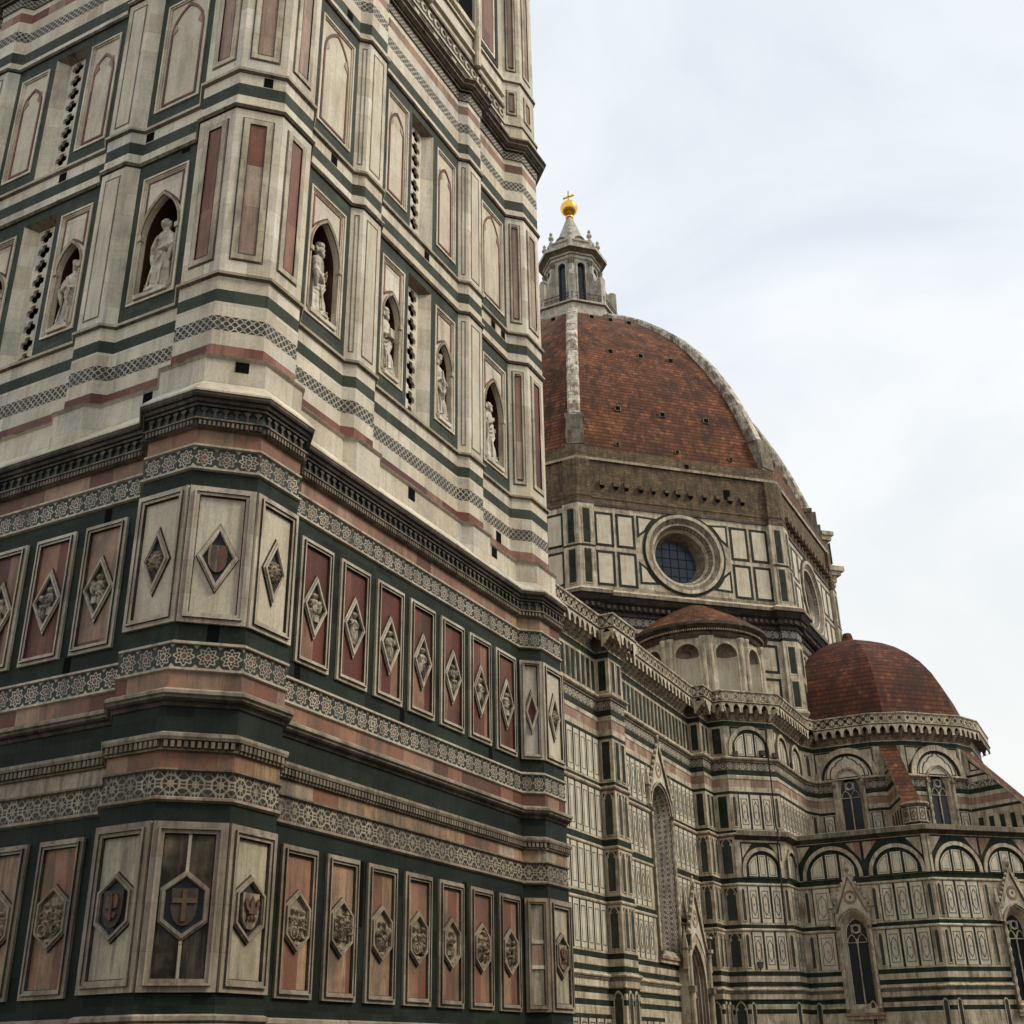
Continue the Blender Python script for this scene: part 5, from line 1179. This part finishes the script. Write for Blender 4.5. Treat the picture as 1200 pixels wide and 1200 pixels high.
# ---- sloping buttresses with tiled tops
for (pt, dr) in ((sc_((91.0, 3.85)), (-.924, -.383)), (sc_((96.6, -1.8)), (-.383, -.924)), (sc_((104.5, -2.3)), (.383, -.924))):
    l = hypot(*dr); dx, dy = dr[0]/l, dr[1]/l; f_ = Fr(pt, (dx, dy)); hw_ = .62; b = MB()
    wallp = [(-.2, 18.4), (5.3, 18.4), (5.3, 21.0), (0.2, 26.75), (-.2, 26.75)]
    b.prism(f_, wallp, -hw_, hw_, 'cwhite', 'cwhite', True); ro = b.obj('flying_buttress', CA)
    for sg in (-1, 1):
        s_ = MB(); fs = Fr(f_.p(0, 0, sg*hw_)[:2], (dx*sg, dy*sg)); 
        def U(u): return u*sg
        def strip(z0, z1, m, dd=.012):
            def ue(z): return min(5.25, 5.25-(z-20.95)*(5.1/5.75)) if z > 20.95 else 5.25
            P = [(U(0), z0), (U(ue(z0)-.1), z0), (U(ue(z1)-.1), z1), (U(0), z1)][::sg]; s_.prism(fs, P, 0, dd, m)
        for z0, z1, m in ((21.4, 21.65, 'green'), (22.0, 22.6, 'cpink'), (22.95, 23.37, 'green'), (23.4, 23.95, 'geo'), (24.4, 24.6, 'green')): strip(z0, z1, m)
        for j in range(5):
            s_.box(fs, *(sorted((U(.5+j), U(.95+j)))), 18.7, 20.8 if j < 4 else 20.4, 0, .012, 'green'); 
        P = [(U(.5), 24.9), (U(1.55), 24.9), (U(.5), 26.0)][::sg]; s_.ring(fs, P, inset(P, .12), 0, .02, 'green'); s_.obj('striped_side', ro)
    c = MB(); u = [(5.55, 20.85), (0.0, 27.05)]; 
    a_, b_ = u; th = .16; nx_, nz_ = .75, .66
    L_ = hypot(a_[0]-b_[0], a_[1]-b_[1])
    q0 = [f_.p(a_[0], a_[1], -hw_-.12), f_.p(a_[0], a_[1], hw_+.12), f_.p(b_[0], b_[1], hw_+.12), f_.p(b_[0], b_[1], -hw_-.12)]
    q1 = [(p[0], p[1], p[2]-.22) for p in q0]
    c.face(q0, 'tile', [(0, 0), (1.5, 0), (1.5, L_), (0, L_)]); c.face(q1, 'greyst')
    for i in range(4): c.face([q1[i], q1[(i+1) % 4], q0[(i+1) % 4], q0[i]], 'cwhite')
    c.obj('tiled_coping', ro)
    c = MB(); ctr = f_.p(6.2, 0, 0); oc = [(ctr[0]+1.0*cos(pi/8+q*pi/4), ctr[1]+1.0*sin(pi/8+q*pi/4)) for q in range(8)]
    c.sweep(oc, [(0, 18.4), (.1, 18.6), (.1, 18.8), (-.02, 18.9), (-.02, 19.1), (-.02, 20.3), (.1, 20.4), (.18, 20.55), (.18, 20.7), (-.9, 21.0)], ['cwhite', 'cwhite', 'cwhite', 'green', 'cwhite', 'greyst', 'greyst', 'cwhite', 'tile'], True)
    for q in range(8):
        a1, a2 = oc[q], oc[(q+1) % 8]; f8 = Fr(a1, (a2[0]-a1[0], a2[1]-a1[1])); l8 = hypot(a2[0]-a1[0], a2[1]-a1[1])
        c.rring(f8, .1, l8-.1, 19.25, 20.2, .05, -.02, .01, 'green'); P = lozenge(l8/2, 19.72, .18, .3); c.ring(f8, P, inset(P, .04), -.02, .01, 'green')
    c.obj('octagonal_pedestal', ro)
# ---- tribune dome
prof = [(10.4, 29.2), (10.3, 30.3), (9.9, 31.9), (9.35, 33.4), (8.6, 34.9), (7.6, 36.3), (6.5, 37.4), (5.2, 38.4), (3.9, 39.15), (2.5, 39.75), (1.2, 40.1), (.5, 40.2)]
def oct_rows(cx, cy, prof, seglen=None, n=6):
    rows = []
    return rows
def octa_dome(b, cx, cy, prof, m, n=1, a0=pi/8, ks=range(8)):
    for k in ks:
        t0, t1 = a0+k*pi/4, a0+(k+1)*pi/4; lw = 0
        for j in range(len(prof)-1):
            (r0, z0), (r1, z1) = prof[j], prof[j+1]; dl = hypot((r1-r0)*cos(pi/8), z1-z0)
            h0, h1 = r0*sin(pi/8), r1*sin(pi/8)
            b.face([(cx+r0*cos(t0), cy+r0*sin(t0), z0), (cx+r0*cos(t1), cy+r0*sin(t1), z0), (cx+r1*cos(t1), cy+r1*sin(t1), z1), (cx+r1*cos(t0), cy+r1*sin(t0), z1)], m, [(-h0+100+k*37, lw), (h0+100+k*37, lw), (h1+100+k*37, lw+dl), (-h1+100+k*37, lw+dl)]); lw += dl
b = MB(); octa_dome(b, tcx, tcy, prof, 'tile2'); td = b.obj('tribune_dome', CA)
b = MB(); b.lathe((tcx, tcy), [(.95, 39.9), (.95, 40.25), (.6, 40.35), (.5, 40.9), (.42, 41.15), (0, 41.3)], 'tile', 12); b.obj('finial', td)
# ---- octagon body under the drum, drum, dome
DX, DY, DA = 103.063, 37.274, 26.0
def octpath(A, pier=0, pw=1.4):
    s_ = A*T8; P = []
    for k in range(8):
        a = -pi/2+k*pi/4; n = (cos(a), sin(a)); t = (-n[1], n[0])
        def q(u, d): return (DX+n[0]*d+t[0]*u, DY+n[1]*d+t[1]*u)
        if pier: P += [q(-s_+pw, A), q(s_-pw, A), q(s_-pw, A+pier), q(s_+pier*T8, A+pier)]
        else: P.append(q(s_, A))
    # pier start after corner
    if pier:
        R = []
        for k in range(8):
            a = -pi/2+k*pi/4; n = (cos(a), sin(a)); t = (-n[1], n[0])
            def q(u, d): return (DX+n[0]*d+t[0]*u, DY+n[1]*d+t[1]*u)
            R += [q(-s_+pw, A+pier), q(-s_+pw, A), q(s_-pw, A), q(s_-pw, A+pier), q(s_+pier*T8, A+pier)]
        return R
    return P
DP = octpath(DA, .42, 1.45)
def dband(name, prof, mats, nv=False, parent=CA, path=None): b = MB(); b.sweep(path or DP, prof, mats, True, nv); return b.obj(name, parent)
dband('octagon_wall', [(0, 20), (0, 30.6), (.2, 30.9), (.2, 31.1), (0, 31.3), (0, 37.9)], 'cwhite')
dband('green_marble_band', [(0, 37.9), (0, 38.2)], 'green')
dband('mosaic_band', [(.02, 38.2), (.02, 38.95)], 'star', True)
b = MB(); b.sweep(DP, [(.02, 38.95), (.15, 39.0), (.15, 39.35), (.4, 39.45), (.4, 39.9), (.7, 40.1), (.95, 40.5), (1.1, 40.6), (1.1, 40.95), (.3, 41.45), (.0, 41.5)], ['black_st', 'black_st', 'black_st', 'black_st', 'black_st', 'black_st', 'black_st', 'greyst', 'cwhite', 'cwhite'], True)
dentils(b, DP, 39.5, 39.85, .4, .62, .28, .6, 'dark'); b.obj('drum_base_cornice', CA)
dband('drum_wall', [(.0, 41.5), (.0, 41.9), (.0, 41.9)], 'cwhite')
brk = octpath(DA-.02, .35, 1.3)
b = MB(); b.sweep(brk, [(.12, 50.1), (.12, 50.4), (0, 50.5), (0, 50.9), (.05, 50.95), (.05, 51.1), (0, 51.15), (0, 52.3), (.0, 54.9)], ['dark', 'brick', 'brick', 'brick', 'brick', 'brick', 'brick', 'brick'], True); b.obj('rough_masonry_band', CA)
b = MB(); b.sweep(octpath(DA-.02), [(.0, 54.9), (.2, 55.0), (.25, 55.25), (.1, 55.3), (0.0, 55.35), (-.05, 56.5)], ['dark', 'cwhite', 'cwhite', 'brick', 'brick'], True); b.obj('dome_base_course', CA)
for k in range(8):
    a = -pi/2+k*pi/4; n = (cos(a), sin(a)); t = (-n[1], n[0]); s_ = DA*T8
    # faces visible: k=0 south, 7 southwest, 6 west ; u runs left to right from outside => along t
    f_ = Fr((DX+n[0]*DA, DY+n[1]*DA), t); oc = []
    if k == 7:
        rj = random.Random(5)
        for j in range(12): b = MB(); u = -8.2+j*1.36+rj.uniform(-.15, .15); b.box(f_, u-.22-rj.uniform(0, .15), u+.22, 52.3, 52.75+rj.uniform(-.1, .15), -.05, .28, 'brick'); b.box(f_, u-.16, u+.16, 52.1, 52.3, -.05, .15, 'black'); b.obj('projecting_stone', CA)
        b = MB(); b.box(f_, 4.9, 5.6, 52.5, 53.6, -.3, .01, 'black'); b.obj('dark_doorway', CA); b = MB(); b.box(f_, .9, 1.3, 55.4, 55.9, -.3, .01, 'black'); b.obj('dark_doorway', CA)
    if k == 0:
        for j in range(14): b = MB(); u = -8.6+j*1.3; b.box(f_, u-.3, u+.3, 51.3, 51.9, -.05, .55, 'brick'); b.obj('projecting_stone', CA)
    w0 = s_-1.45
    b = MB(); zc, R = 46.0, 4.1
    b.plate(f_, -w0, w0, 41.5, 50.1, circ(0, zc, R, 48), 0, 'cwhite', -.1)
    dw = b.obj('drum_wall', CA)
    b = MB(); C_ = lambda r: circ(0, zc, r, 48)
    b.ring(f_, C_(R+.28), C_(R), 0, .05, 'green'); b.ring(f_, C_(R), C_(R-.35), -.05, .18, 'cwhite')
    rr = [(R-.35, .12), (R-.8, -.12), (R-1.0, -.15), (R-1.25, -.6), (R-1.45, -.95), (R-1.85, -2.3)]; mm = ['greyst', 'cwhite', 'star', 'cwhite', 'greyst']
    for j in range(len(rr)-1):
        (r0, d0), (r1, d1) = rr[j], rr[j+1]; c0, c1 = C_(r0), C_(r1)
        for i in range(48):
            i2 = (i+1) % 48; b.face([f_.p(*c0[i], d0), f_.p(*c0[i2], d0), f_.p(*c1[i2], d1), f_.p(*c1[i], d1)], mm[j], [(i, 0), (i+1, 0), (i+1, 1), (i, 1)] if mm[j] == 'star' else None)
    oc = b.obj('oculus', dw)
    b = MB(); b.face([f_.p(*p, -2.28) for p in C_(R-1.8)], 'oglass'); b.obj('glass', oc)
    b = MB()
    for x in (-1.3, -.45, .4, 1.25): h = sqrt(max(0, 2.25**2-x*x)); b.box(f_, x-.02, x+.02, zc-h, zc+h, -2.27, -2.2, 'lead'); b.box(f_, -h, h, zc+x*1.1-.02, zc+x*1.1+.02, -2.27, -2.21, 'lead')
    b.obj('glazing_bars', oc)
    if k in (5, 6, 7, 0, 1):
        for sg in (-1, 1):
            b = MB()
            for (ua, ub) in ((w0-.12-1.95, w0-.12), (w0-.12-4.15, w0-.12-2.2)):
                for (za, zb) in ((41.95, 45.5), (45.95, 49.5)):
                    x0, x1 = sorted((sg*ua, sg*ub)); b.rring(f_, x0, x1, za, zb, .26, 0, .03, 'green'); b.box(f_, x0+.26, x1-.26, za+.26, zb-.26, 0, .015, 'cream')
            # corner pieces cut by the ring
            for vz in (-1, 1):
                x1 = w0-4.5; zE = zc+vz*3.55; P = [(sg*x1, zc+vz*.35)]; 
                P = [(sg*x1, zE), (sg*x1, zc+vz*1.2)]+[(sg*(R+.28)*cos(t_), zc+vz*(R+.28)*sin(t_)) for t_ in (.45, .6, .75, .9, .99)]
                P = [p for p in P if abs(p[0]) <= x1+1e-6 and abs(p[1]-zc) <= 3.55+1e-6]
                if len(P) >= 3:
                    if sg*vz > 0: P = P[::-1]
                    b.prism(f_, P, 0, .03, 'green'); Q = inset(P, .22); b.prism(f_, Q, .03, .04, 'cream')
            b.obj('framed_marble_panels', dw)
        for z0, z1 in ((31.6, 34.2), (34.7, 37.5)):
            b = MB()
            for j in range(7): u = -w0+.3+j*(2*w0-.2)/7; b.rring(f_, u, u+2.1, z0, z1, .24, 0, .03, 'green')
            b.obj('framed_marble_panels', dw)
    # piers
    for sg in (-1, 1):
        fp = f_.sh(sg*(s_-.62), .42); b = MB()
        b.box(fp, -.83, .83, 41.5, 50.1, -.42, -.001, 'cwhite')
        if k in (5, 6, 7, 0, 1):
            for za, zb in ((42.0, 45.3), (46.0, 49.5)): b.box(fp, -.33, .33, za, zb, 0, .015, 'green'); b.rring(fp, -.47, .47, za-.14, zb+.14, .08, 0, .04, 'cwhite')
            b.box(fp, -.83, .83, 45.62, 45.8, 0, .03, 'green')
            for za, zb in ((31.5, 33.9), (34.7, 37.3)): b.box(fp, -.33, .33, za, zb, 0, .015, 'green'); b.rring(fp, -.47, .47, za-.14, zb+.14, .08, 0, .04, 'cwhite')
        b.obj('corner_pier', CA)
# gallery on the south-east side
k = 1; a = -pi/2+pi/4; n = (cos(a), sin(a)); t = (-n[1], n[0]); s_ = DA*T8; f_ = Fr((DX+n[0]*DA, DY+n[1]*DA), t)
b = MB(); u0, u1 = -s_+.1, s_-.3
for (z0, z1, d) in ((50.2, 51.0, .4), (51.0, 51.6, .55), (51.6, 52.4, .7), (52.4, 52.9, 1.2), (52.9, 53.5, 1.6), (56.9, 57.5, .75), (57.5, 58.0, 1.05)): b.box(f_, u0-d*.5, u1, z0, z1, -.5, d, 'cwhite')
b.box(f_, u0, u1, 53.5, 56.9, -.5, .5, 'cwhite')
for j in range(13):
    u = u0+.3+j*(u1-u0-.8)/12; b.box(f_, u-.6, u+.6, 53.9, 56.6, .5, .515, 'dark')
b.obj('arcaded_gallery', CA)
# dome
P_ = [(27.6, 56.5), (26.9, 58.8), (26.1, 61), (25.2, 63.6), (24.2, 66.2), (22.9, 69), (21.3, 72), (19.4, 75), (17.1, 78), (14.5, 80.7), (11.8, 83.2), (9.0, 85.4), (7.2, 86.6), (5.9, 87.5)]
def rp(z):
    for (r0, z0), (r1, z1) in zip(P_, P_[1:]):
        if z0 <= z <= z1: return r0+(r1-r0)*(z-z0)/(z1-z0)
    return P_[-1][0]
for k in range(8):
    b = MB(); octa_dome(b, DX, DY, P_, 'tile', ks=[k], a0=pi/8); dm = b.obj('dome_sail', CA)
    am = pi/8+(k+.5)*pi/4; fr_ = Fr((DX, DY), (-sin(am), cos(am)))
    for z, us in ((82.5, (-2.4, 0, 2.4)), (72.6, (-3.6, 0, 3.6)), (62.8, (-5, 0, 5)), (57.6, (-6, .5, 6.5))):
        for u in us:
            A_ = rp(z)*cos(pi/8); c = MB(); s1 = .33 if z > 60 else .2; c.box(fr_, u-s1, u+s1, z-s1, z+s1*.9, A_-.6, A_+.22, 'greyst'); c.box(fr_, u-s1*.75, u+s1*.75, z-s1*.8, z+s1*.6, A_, A_+.235, 'black'); c.obj('dormer', dm)
    # rib
    tt = pi/8+k*pi/4; dr = (cos(tt), sin(tt)); nr = (-dr[1], dr[0]); c = MB(); hw_ = .64; h = .75
    def q(r, z, s_, e): return (DX+dr[0]*(r+e)+nr[0]*s_, DY+dr[1]*(r+e)+nr[1]*s_, z)
    rows = []
    PR = [p for p in P_ if p[1] > 60.5]; PR = [(rp(60.6), 60.6)]+PR
    for r, z in PR: rows.append([q(r, z, -hw_, -.6), q(r, z, -hw_, h*.55), q(r, z, -hw_*.72, h), q(r, z, hw_*.72, h), q(r, z, hw_, h*.55), q(r, z, hw_, -.6)])
    for j in range(len(rows)-1):
        for i in range(5): c.face([rows[j][i], rows[j][i+1], rows[j+1][i+1], rows[j+1][i]], 'crib')
    c.obj('rib', CA)
    c = MB(); fb_ = Fr(q(0, 0, 0, 0)[:2], (nr[0], nr[1]))
    f9 = Fr((DX, DY), (-nr[0], -nr[1])) if False else Fr((DX, DY), nr)
    for (z0, z1, e, ww) in ((58.6, 60.3, .7, .85), (56.9, 58.6, .35, .9), (60.3, 60.8, 1.0, .95), (55.4, 56.9, .0, 1.0)):
        r = rp(max(56.5, z0)); c.box(f9, -ww, ww, z0, z1, r-3, r+e*.6, 'greyst')
    c.obj('rib_base', CA)
# ---- lantern
LN_ = part('lantern', CA); LN_.location = (0, 0, 0)
LC = (DX, DY)
def o8(r, a0=pi/8): return [(LC[0]+r*cos(a0+i*pi/4), LC[1]+r*sin(a0+i*pi/4)) for i in range(8)]
b = MB(); b.sweep(o8(5.6), [(-.8, 86.6), (0, 87.0), (0, 89.2), (.3, 89.35), (.3, 89.6), (-3, 89.75)], ['greyst', 'spire', 'greyst', 'spire', 'greyst'], True); b.obj('platform', LN_)
b = MB()
for i in range(8):
    a1, a2 = o8(5.7)[i], o8(5.7)[(i+1) % 8]; l = hypot(a2[0]-a1[0], a2[1]-a1[1]); fr_ = Fr(a1, (a2[0]-a1[0], a2[1]-a1[1]))
    for j in range(6): b.box(fr_, j*l/6-.02, j*l/6+.02, 89.6, 90.8, -.06, 0, 'lead')
    b.box(fr_, 0, l, 90.75, 90.82, -.06, 0, 'lead'); b.box(fr_, 0, l, 90.2, 90.25, -.05, 0, 'lead')
b.obj('railing', LN_)
for i in range(8):
    am = pi/8+(i+.5)*pi/4; Rf = 3.55*cos(pi/8); f_ = Fr((LC[0]+Rf*cos(am), LC[1]+Rf*sin(am)), (-sin(am), cos(am))); hw_ = 3.55*sin(pi/8)
    b = MB(); A = arch(-.52, .52, 91.2, 96.6, .5, 8); b.plate(f_, -hw_, hw_, 89.7, 98.0, A, 0, 'spire', -.5, 'greyst'); b.ring(f_, arch(-.7, .7, 91.2, 96.6, .5, 8), A, 0, .1, 'spire'); wv = b.obj('lantern_bay', LN_) 
    c = MB(); c.face([f_.p(*p, -.4) for p in A], 'glass'); c.obj('window', LN_)
    tt = pi/8+i*pi/4; dr = (cos(tt), sin(tt)); f9 = Fr((LC[0], LC[1]), dr); c = MB()
    c.tube([(LC[0]+3.6*dr[0], LC[1]+3.6*dr[1], 90.8), (LC[0]+3.6*dr[0], LC[1]+3.6*dr[1], 97.2)], .34, 'spire', 8); c.tube([(LC[0]+3.6*dr[0], LC[1]+3.6*dr[1], 96.6), (LC[0]+3.6*dr[0], LC[1]+3.6*dr[1], 97.3)], [.36, .5], 'greyst', 8)
    V = [(3.5, 89.7), (5.5, 89.7), (5.5, 93.5), (5.3, 93.9), (4.9, 93.95), (4.6, 93.7), (4.4, 94.0), (4.2, 94.9), (3.9, 95.6), (3.5, 95.9)]
    c.prism(f9, V, -.28, .28, 'spire', 'spire', True); c.box(f9, 4.95, 5.65, 89.7, 93.6, -.38, .38, 'spire'); c.ball((LC[0]+5.25*dr[0], LC[1]+5.25*dr[1], 93.7), .45, 'spire', 8, (1, 1, .7)); c.obj('scroll_buttress', LN_)
b = MB(); b.sweep(o8(3.6), [(0, 97.6), (.15, 97.7), (.15, 98.1), (.3, 98.2), (.3, 98.5), (.75, 98.75), (1.05, 98.8), (1.05, 99.25), (.9, 99.35), (.2, 99.7), (.1, 100.4), (.3, 100.5), (.3, 100.7), (-.6, 100.8)], ['spire', 'spire', 'greyst', 'spire', 'greyst', 'greyst', 'spire', 'spire', 'spire', 'spire', 'spire', 'spire', 'spire'], True); b.obj('lantern_cornice', LN_)
for i in range(8):
    tt = pi/8+i*pi/4; x, y = LC[0]+3.6*cos(tt), LC[1]+3.6*sin(tt); b = MB()
    b.lathe((x, y), [(.0, 99.8), (.32, 99.8), (.32, 100.9), (.18, 101.1), (.18, 101.3), (.36, 101.6), (.34, 101.85), (.14, 102.1), (.24, 102.4), (.1, 102.7), (0, 102.8)], 'spire', 10); b.obj('finial', LN_)
    am = pi/8+(i+.5)*pi/4; b = MB(); R9 = 3.2; f9 = Fr((LC[0]+R9*cos(am), LC[1]+R9*sin(am)), (-sin(am), cos(am))); b.prism(f9, arch(-.75, .75, 99.8, 100.8, .5, 8), -.6, 0, 'spire'); b.ring(f9, arch(-.75, .75, 99.8, 100.8, .5, 8), arch(-.55, .55, 99.9, 100.8, .5, 8), 0, .12, 'greyst'); b.obj('shell_niche', LN_)
b = MB()
octa_dome(b, LC[0], LC[1], [(2.6, 100.7), (2.15, 102.3), (.42, 107.0)], 'spire'); b.obj('spire', LN_)
b = MB(); b.lathe(LC, [(.42, 106.9), (.55, 107.0), (.55, 107.25), (.3, 107.35), (.35, 107.6)], 'gold', 16); b.ball((LC[0], LC[1], 108.7), 1.2, 'gold', 20); b.obj('gilded_ball', LN_, True)
b = MB(); fx = Fr(LC, (0, -1))
b.box(fx, -.1, .1, 109.8, 111.75, -.1, .1, 'gold'); b.box(fx, -.82, .82, 110.65, 110.87, -.1, .1, 'gold'); b.obj('cross', LN_)
# ---- exedra on the diagonal face
ec = (DX-26*.70711+.45*.7071, DY-26*.70711-.45*.7071); ex = MB(); R = 5.5
aw = pi*5/4
ex.lathe(ec, [(R+.3, 28.9), (R+.3, 29.6), (R, 29.8), (R, 30.2)], 'cwhite', 40, aw-pi/2, aw+pi/2)
for i in range(5):
    c0 = aw-pi/2+(i+.5)*pi/5; hw_ = R*tan(pi/10); f_ = Fr((ec[0]+R*cos(c0), ec[1]+R*sin(c0)), (-sin(c0), cos(c0)))
    A = arch(-1.05, 1.05, 30.3, 34.15, .5, 10); ex.plate(f_, -hw_, hw_, 30.2, 35.8, A, 0, 'cwhite'); ex.ring(f_, arch(-1.25, 1.25, 30.3, 34.15, .5, 10), A, 0, .12, 'cwhite')
    # concave niche
    rows = []
    for q in range(9):
        th = pi*q/8; rows.append([f_.p(1.05*cos(th), 30.3, -1.05*sin(th)*.9), f_.p(1.05*cos(th), 34.15, -1.05*sin(th)*.9)]+[f_.p(1.05*cos(th)*cos(e), 34.15+1.05*sin(e), -1.05*sin(th)*.9*cos(e)) for e in (.4, .8, 1.2, 1.57)])
    for q in range(8):
        for j in range(5): ex.face([rows[q][j], rows[q+1][j], rows[q+1][j+1], rows[q][j+1]], 'cream' if j == 0 else 'greyst')  # grey half-dome over the cream body paints the niche's shaded top
exo = ex.obj('exedra', CA)
for i in range(6):
    c0 = aw-pi/2+i*pi/5
    for e in (-.055, .055):
        b = MB(); x, y = ec[0]+(R/cos(pi/10)-.05)*cos(c0+e), ec[1]+(R/cos(pi/10)-.05)*sin(c0+e); b.lathe((x, y), [(.32, 29.8), (.32, 30.2), (.24, 30.3), (.22, 35.0), (.2, 35.05), (.36, 35.6), (.36, 35.75)], 'cwhite', 10); b.obj('half_column', exo)
b = MB(); b.lathe(ec, [(R+.2, 35.75), (R+.3, 36.0), (R+.3, 36.2), (R+.5, 36.25), (R+.5, 36.45), (R+.95, 36.7), (R+1.0, 36.75), (R+1.0, 36.98), (R+.3, 37.1)], 'dark', 48, aw-pi/2, aw+pi/2)
for i in range(90):
    a = aw-pi/2+(i+.5)*pi/90; f_ = Fr((ec[0]+(R+.5)*cos(a), ec[1]+(R+.5)*sin(a)), (-sin(a), cos(a))); b.box(f_, -.05, .05, 36.27, 36.43, 0, .12, 'cwhite')
b.obj('cornice', exo)
b = MB(); b.lathe(ec, [(R+.95, 37.0), (R-.2, 37.9), (R-1.5, 38.8), (R-2.9, 39.6), (R-4.1, 40.3), (R-5.0, 40.75), (0, 41.0)], 'tile', 40, aw-pi/2, aw+pi/2); b.obj('conical_tiled_roof', exo, True)
# ---- nave body and roofs behind the parapet
b = MB(); b.wbox(-1, 80, 26.5, 48, 0, 37.5, 'cwhite'); b.obj('central_nave', CA)
b = MB(); b.face([(-1, 26, 37.6), (80, 26, 37.6), (80, 37.3, 42.5), (-1, 37.3, 42.5)], 'tile'); b.face([(-1, 48.6, 37.6), (80, 48.6, 37.6), (80, 37.3, 42.5), (-1, 37.3, 42.5)], 'tile'); b.face([(0, 17.4, 28.9), (78, 17.4, 28.9), (78, 26.5, 29.6), (0, 26.5, 29.6)], 'tile'); b.obj('nave_roof', CA)
b = MB(); b.wbox(-.5, 78, 48, 58, 0, 29.5, 'cwhite'); b.obj('north_aisle', CA)
b = MB(); b.wbox(-1.0, .2, 16.5, 58, 0, 30, 'cwhite'); b.obj('west_front', CA)

# ================================================================ HOUSES ACROSS THE SQUARE (unseen, added behind the camera to shade the lower walls)
MT['plaster'] = plain('ochre_plaster', (.30, .24, .15), .85, .3, .5, sc=1.5)
def shading_house(x, y, dr, w, h, depth, label, floors=5):
    t = thing('shading_house', label, 'house', (0, 0, 0), 'unseen houses added across the square'); f = Fr((x, y), dr); b = MB(); b.prism(f, rect(0, w, 0, h), -depth, 0, 'plaster', 'plaster', True); b.obj('wall', t)
    b = MB(); b.box(f, -.3, w+.3, h, h+.25, -depth-.3, .9, 'greyst'); b.prism(f, [(-.3, h+.25), (w+.3, h+.25), (w-1, h+2), (1, h+2)], -depth, .8, 'tile', 'tile', True); b.obj('roof', t)
    for i in range(floors):
        n_ = max(2, int(w/3)); z0 = .6+i*(h-1)/floors
        for j in range(n_):
            u = (j+.5)*w/n_; ro = MB(); ro.rring(f, u-.75, u+.75, z0+.6, z0+2.9, .18, 0, .12, 'greyst'); ro.box(f, u-.57, u+.57, z0+.78, z0+2.72, -.0, .02, 'glass'); ro.obj('window', t)
shading_house(16, -33, (-1, 0), 18, 19, 12, 'added unseen ochre five storey house across the square south of the tower')
shading_house(36, -33, (-1, 0), 20, 21, 12, 'taller added unseen ochre house across the square further along the cathedral')
shading_house(60, -36, (-1, 0), 24, 20, 12, 'long added unseen ochre house across the square facing the nave')
shading_house(86, -40, (-1, 0), 26, 19, 12, 'added unseen ochre house across the square facing the crossing')
shading_house(114, -44, (-1, 0), 28, 20, 12, 'added unseen ochre house across the square facing the apse')
shading_house(-2.5, -31, (-1, 0), 18, 20, 12, 'added unseen ochre house directly behind the viewer, south side')
shading_house(-21, -31, (-1, 0), 18, 18, 12, 'added unseen ochre house behind the viewer toward the baptistery')
shading_house(-46, -12, (0, 1), 20, 19, 12, 'added unseen ochre house closing the square on the west')
shading_house(-46, 9, (0, 1), 22, 20, 12, 'second added unseen ochre house closing the square on the west')
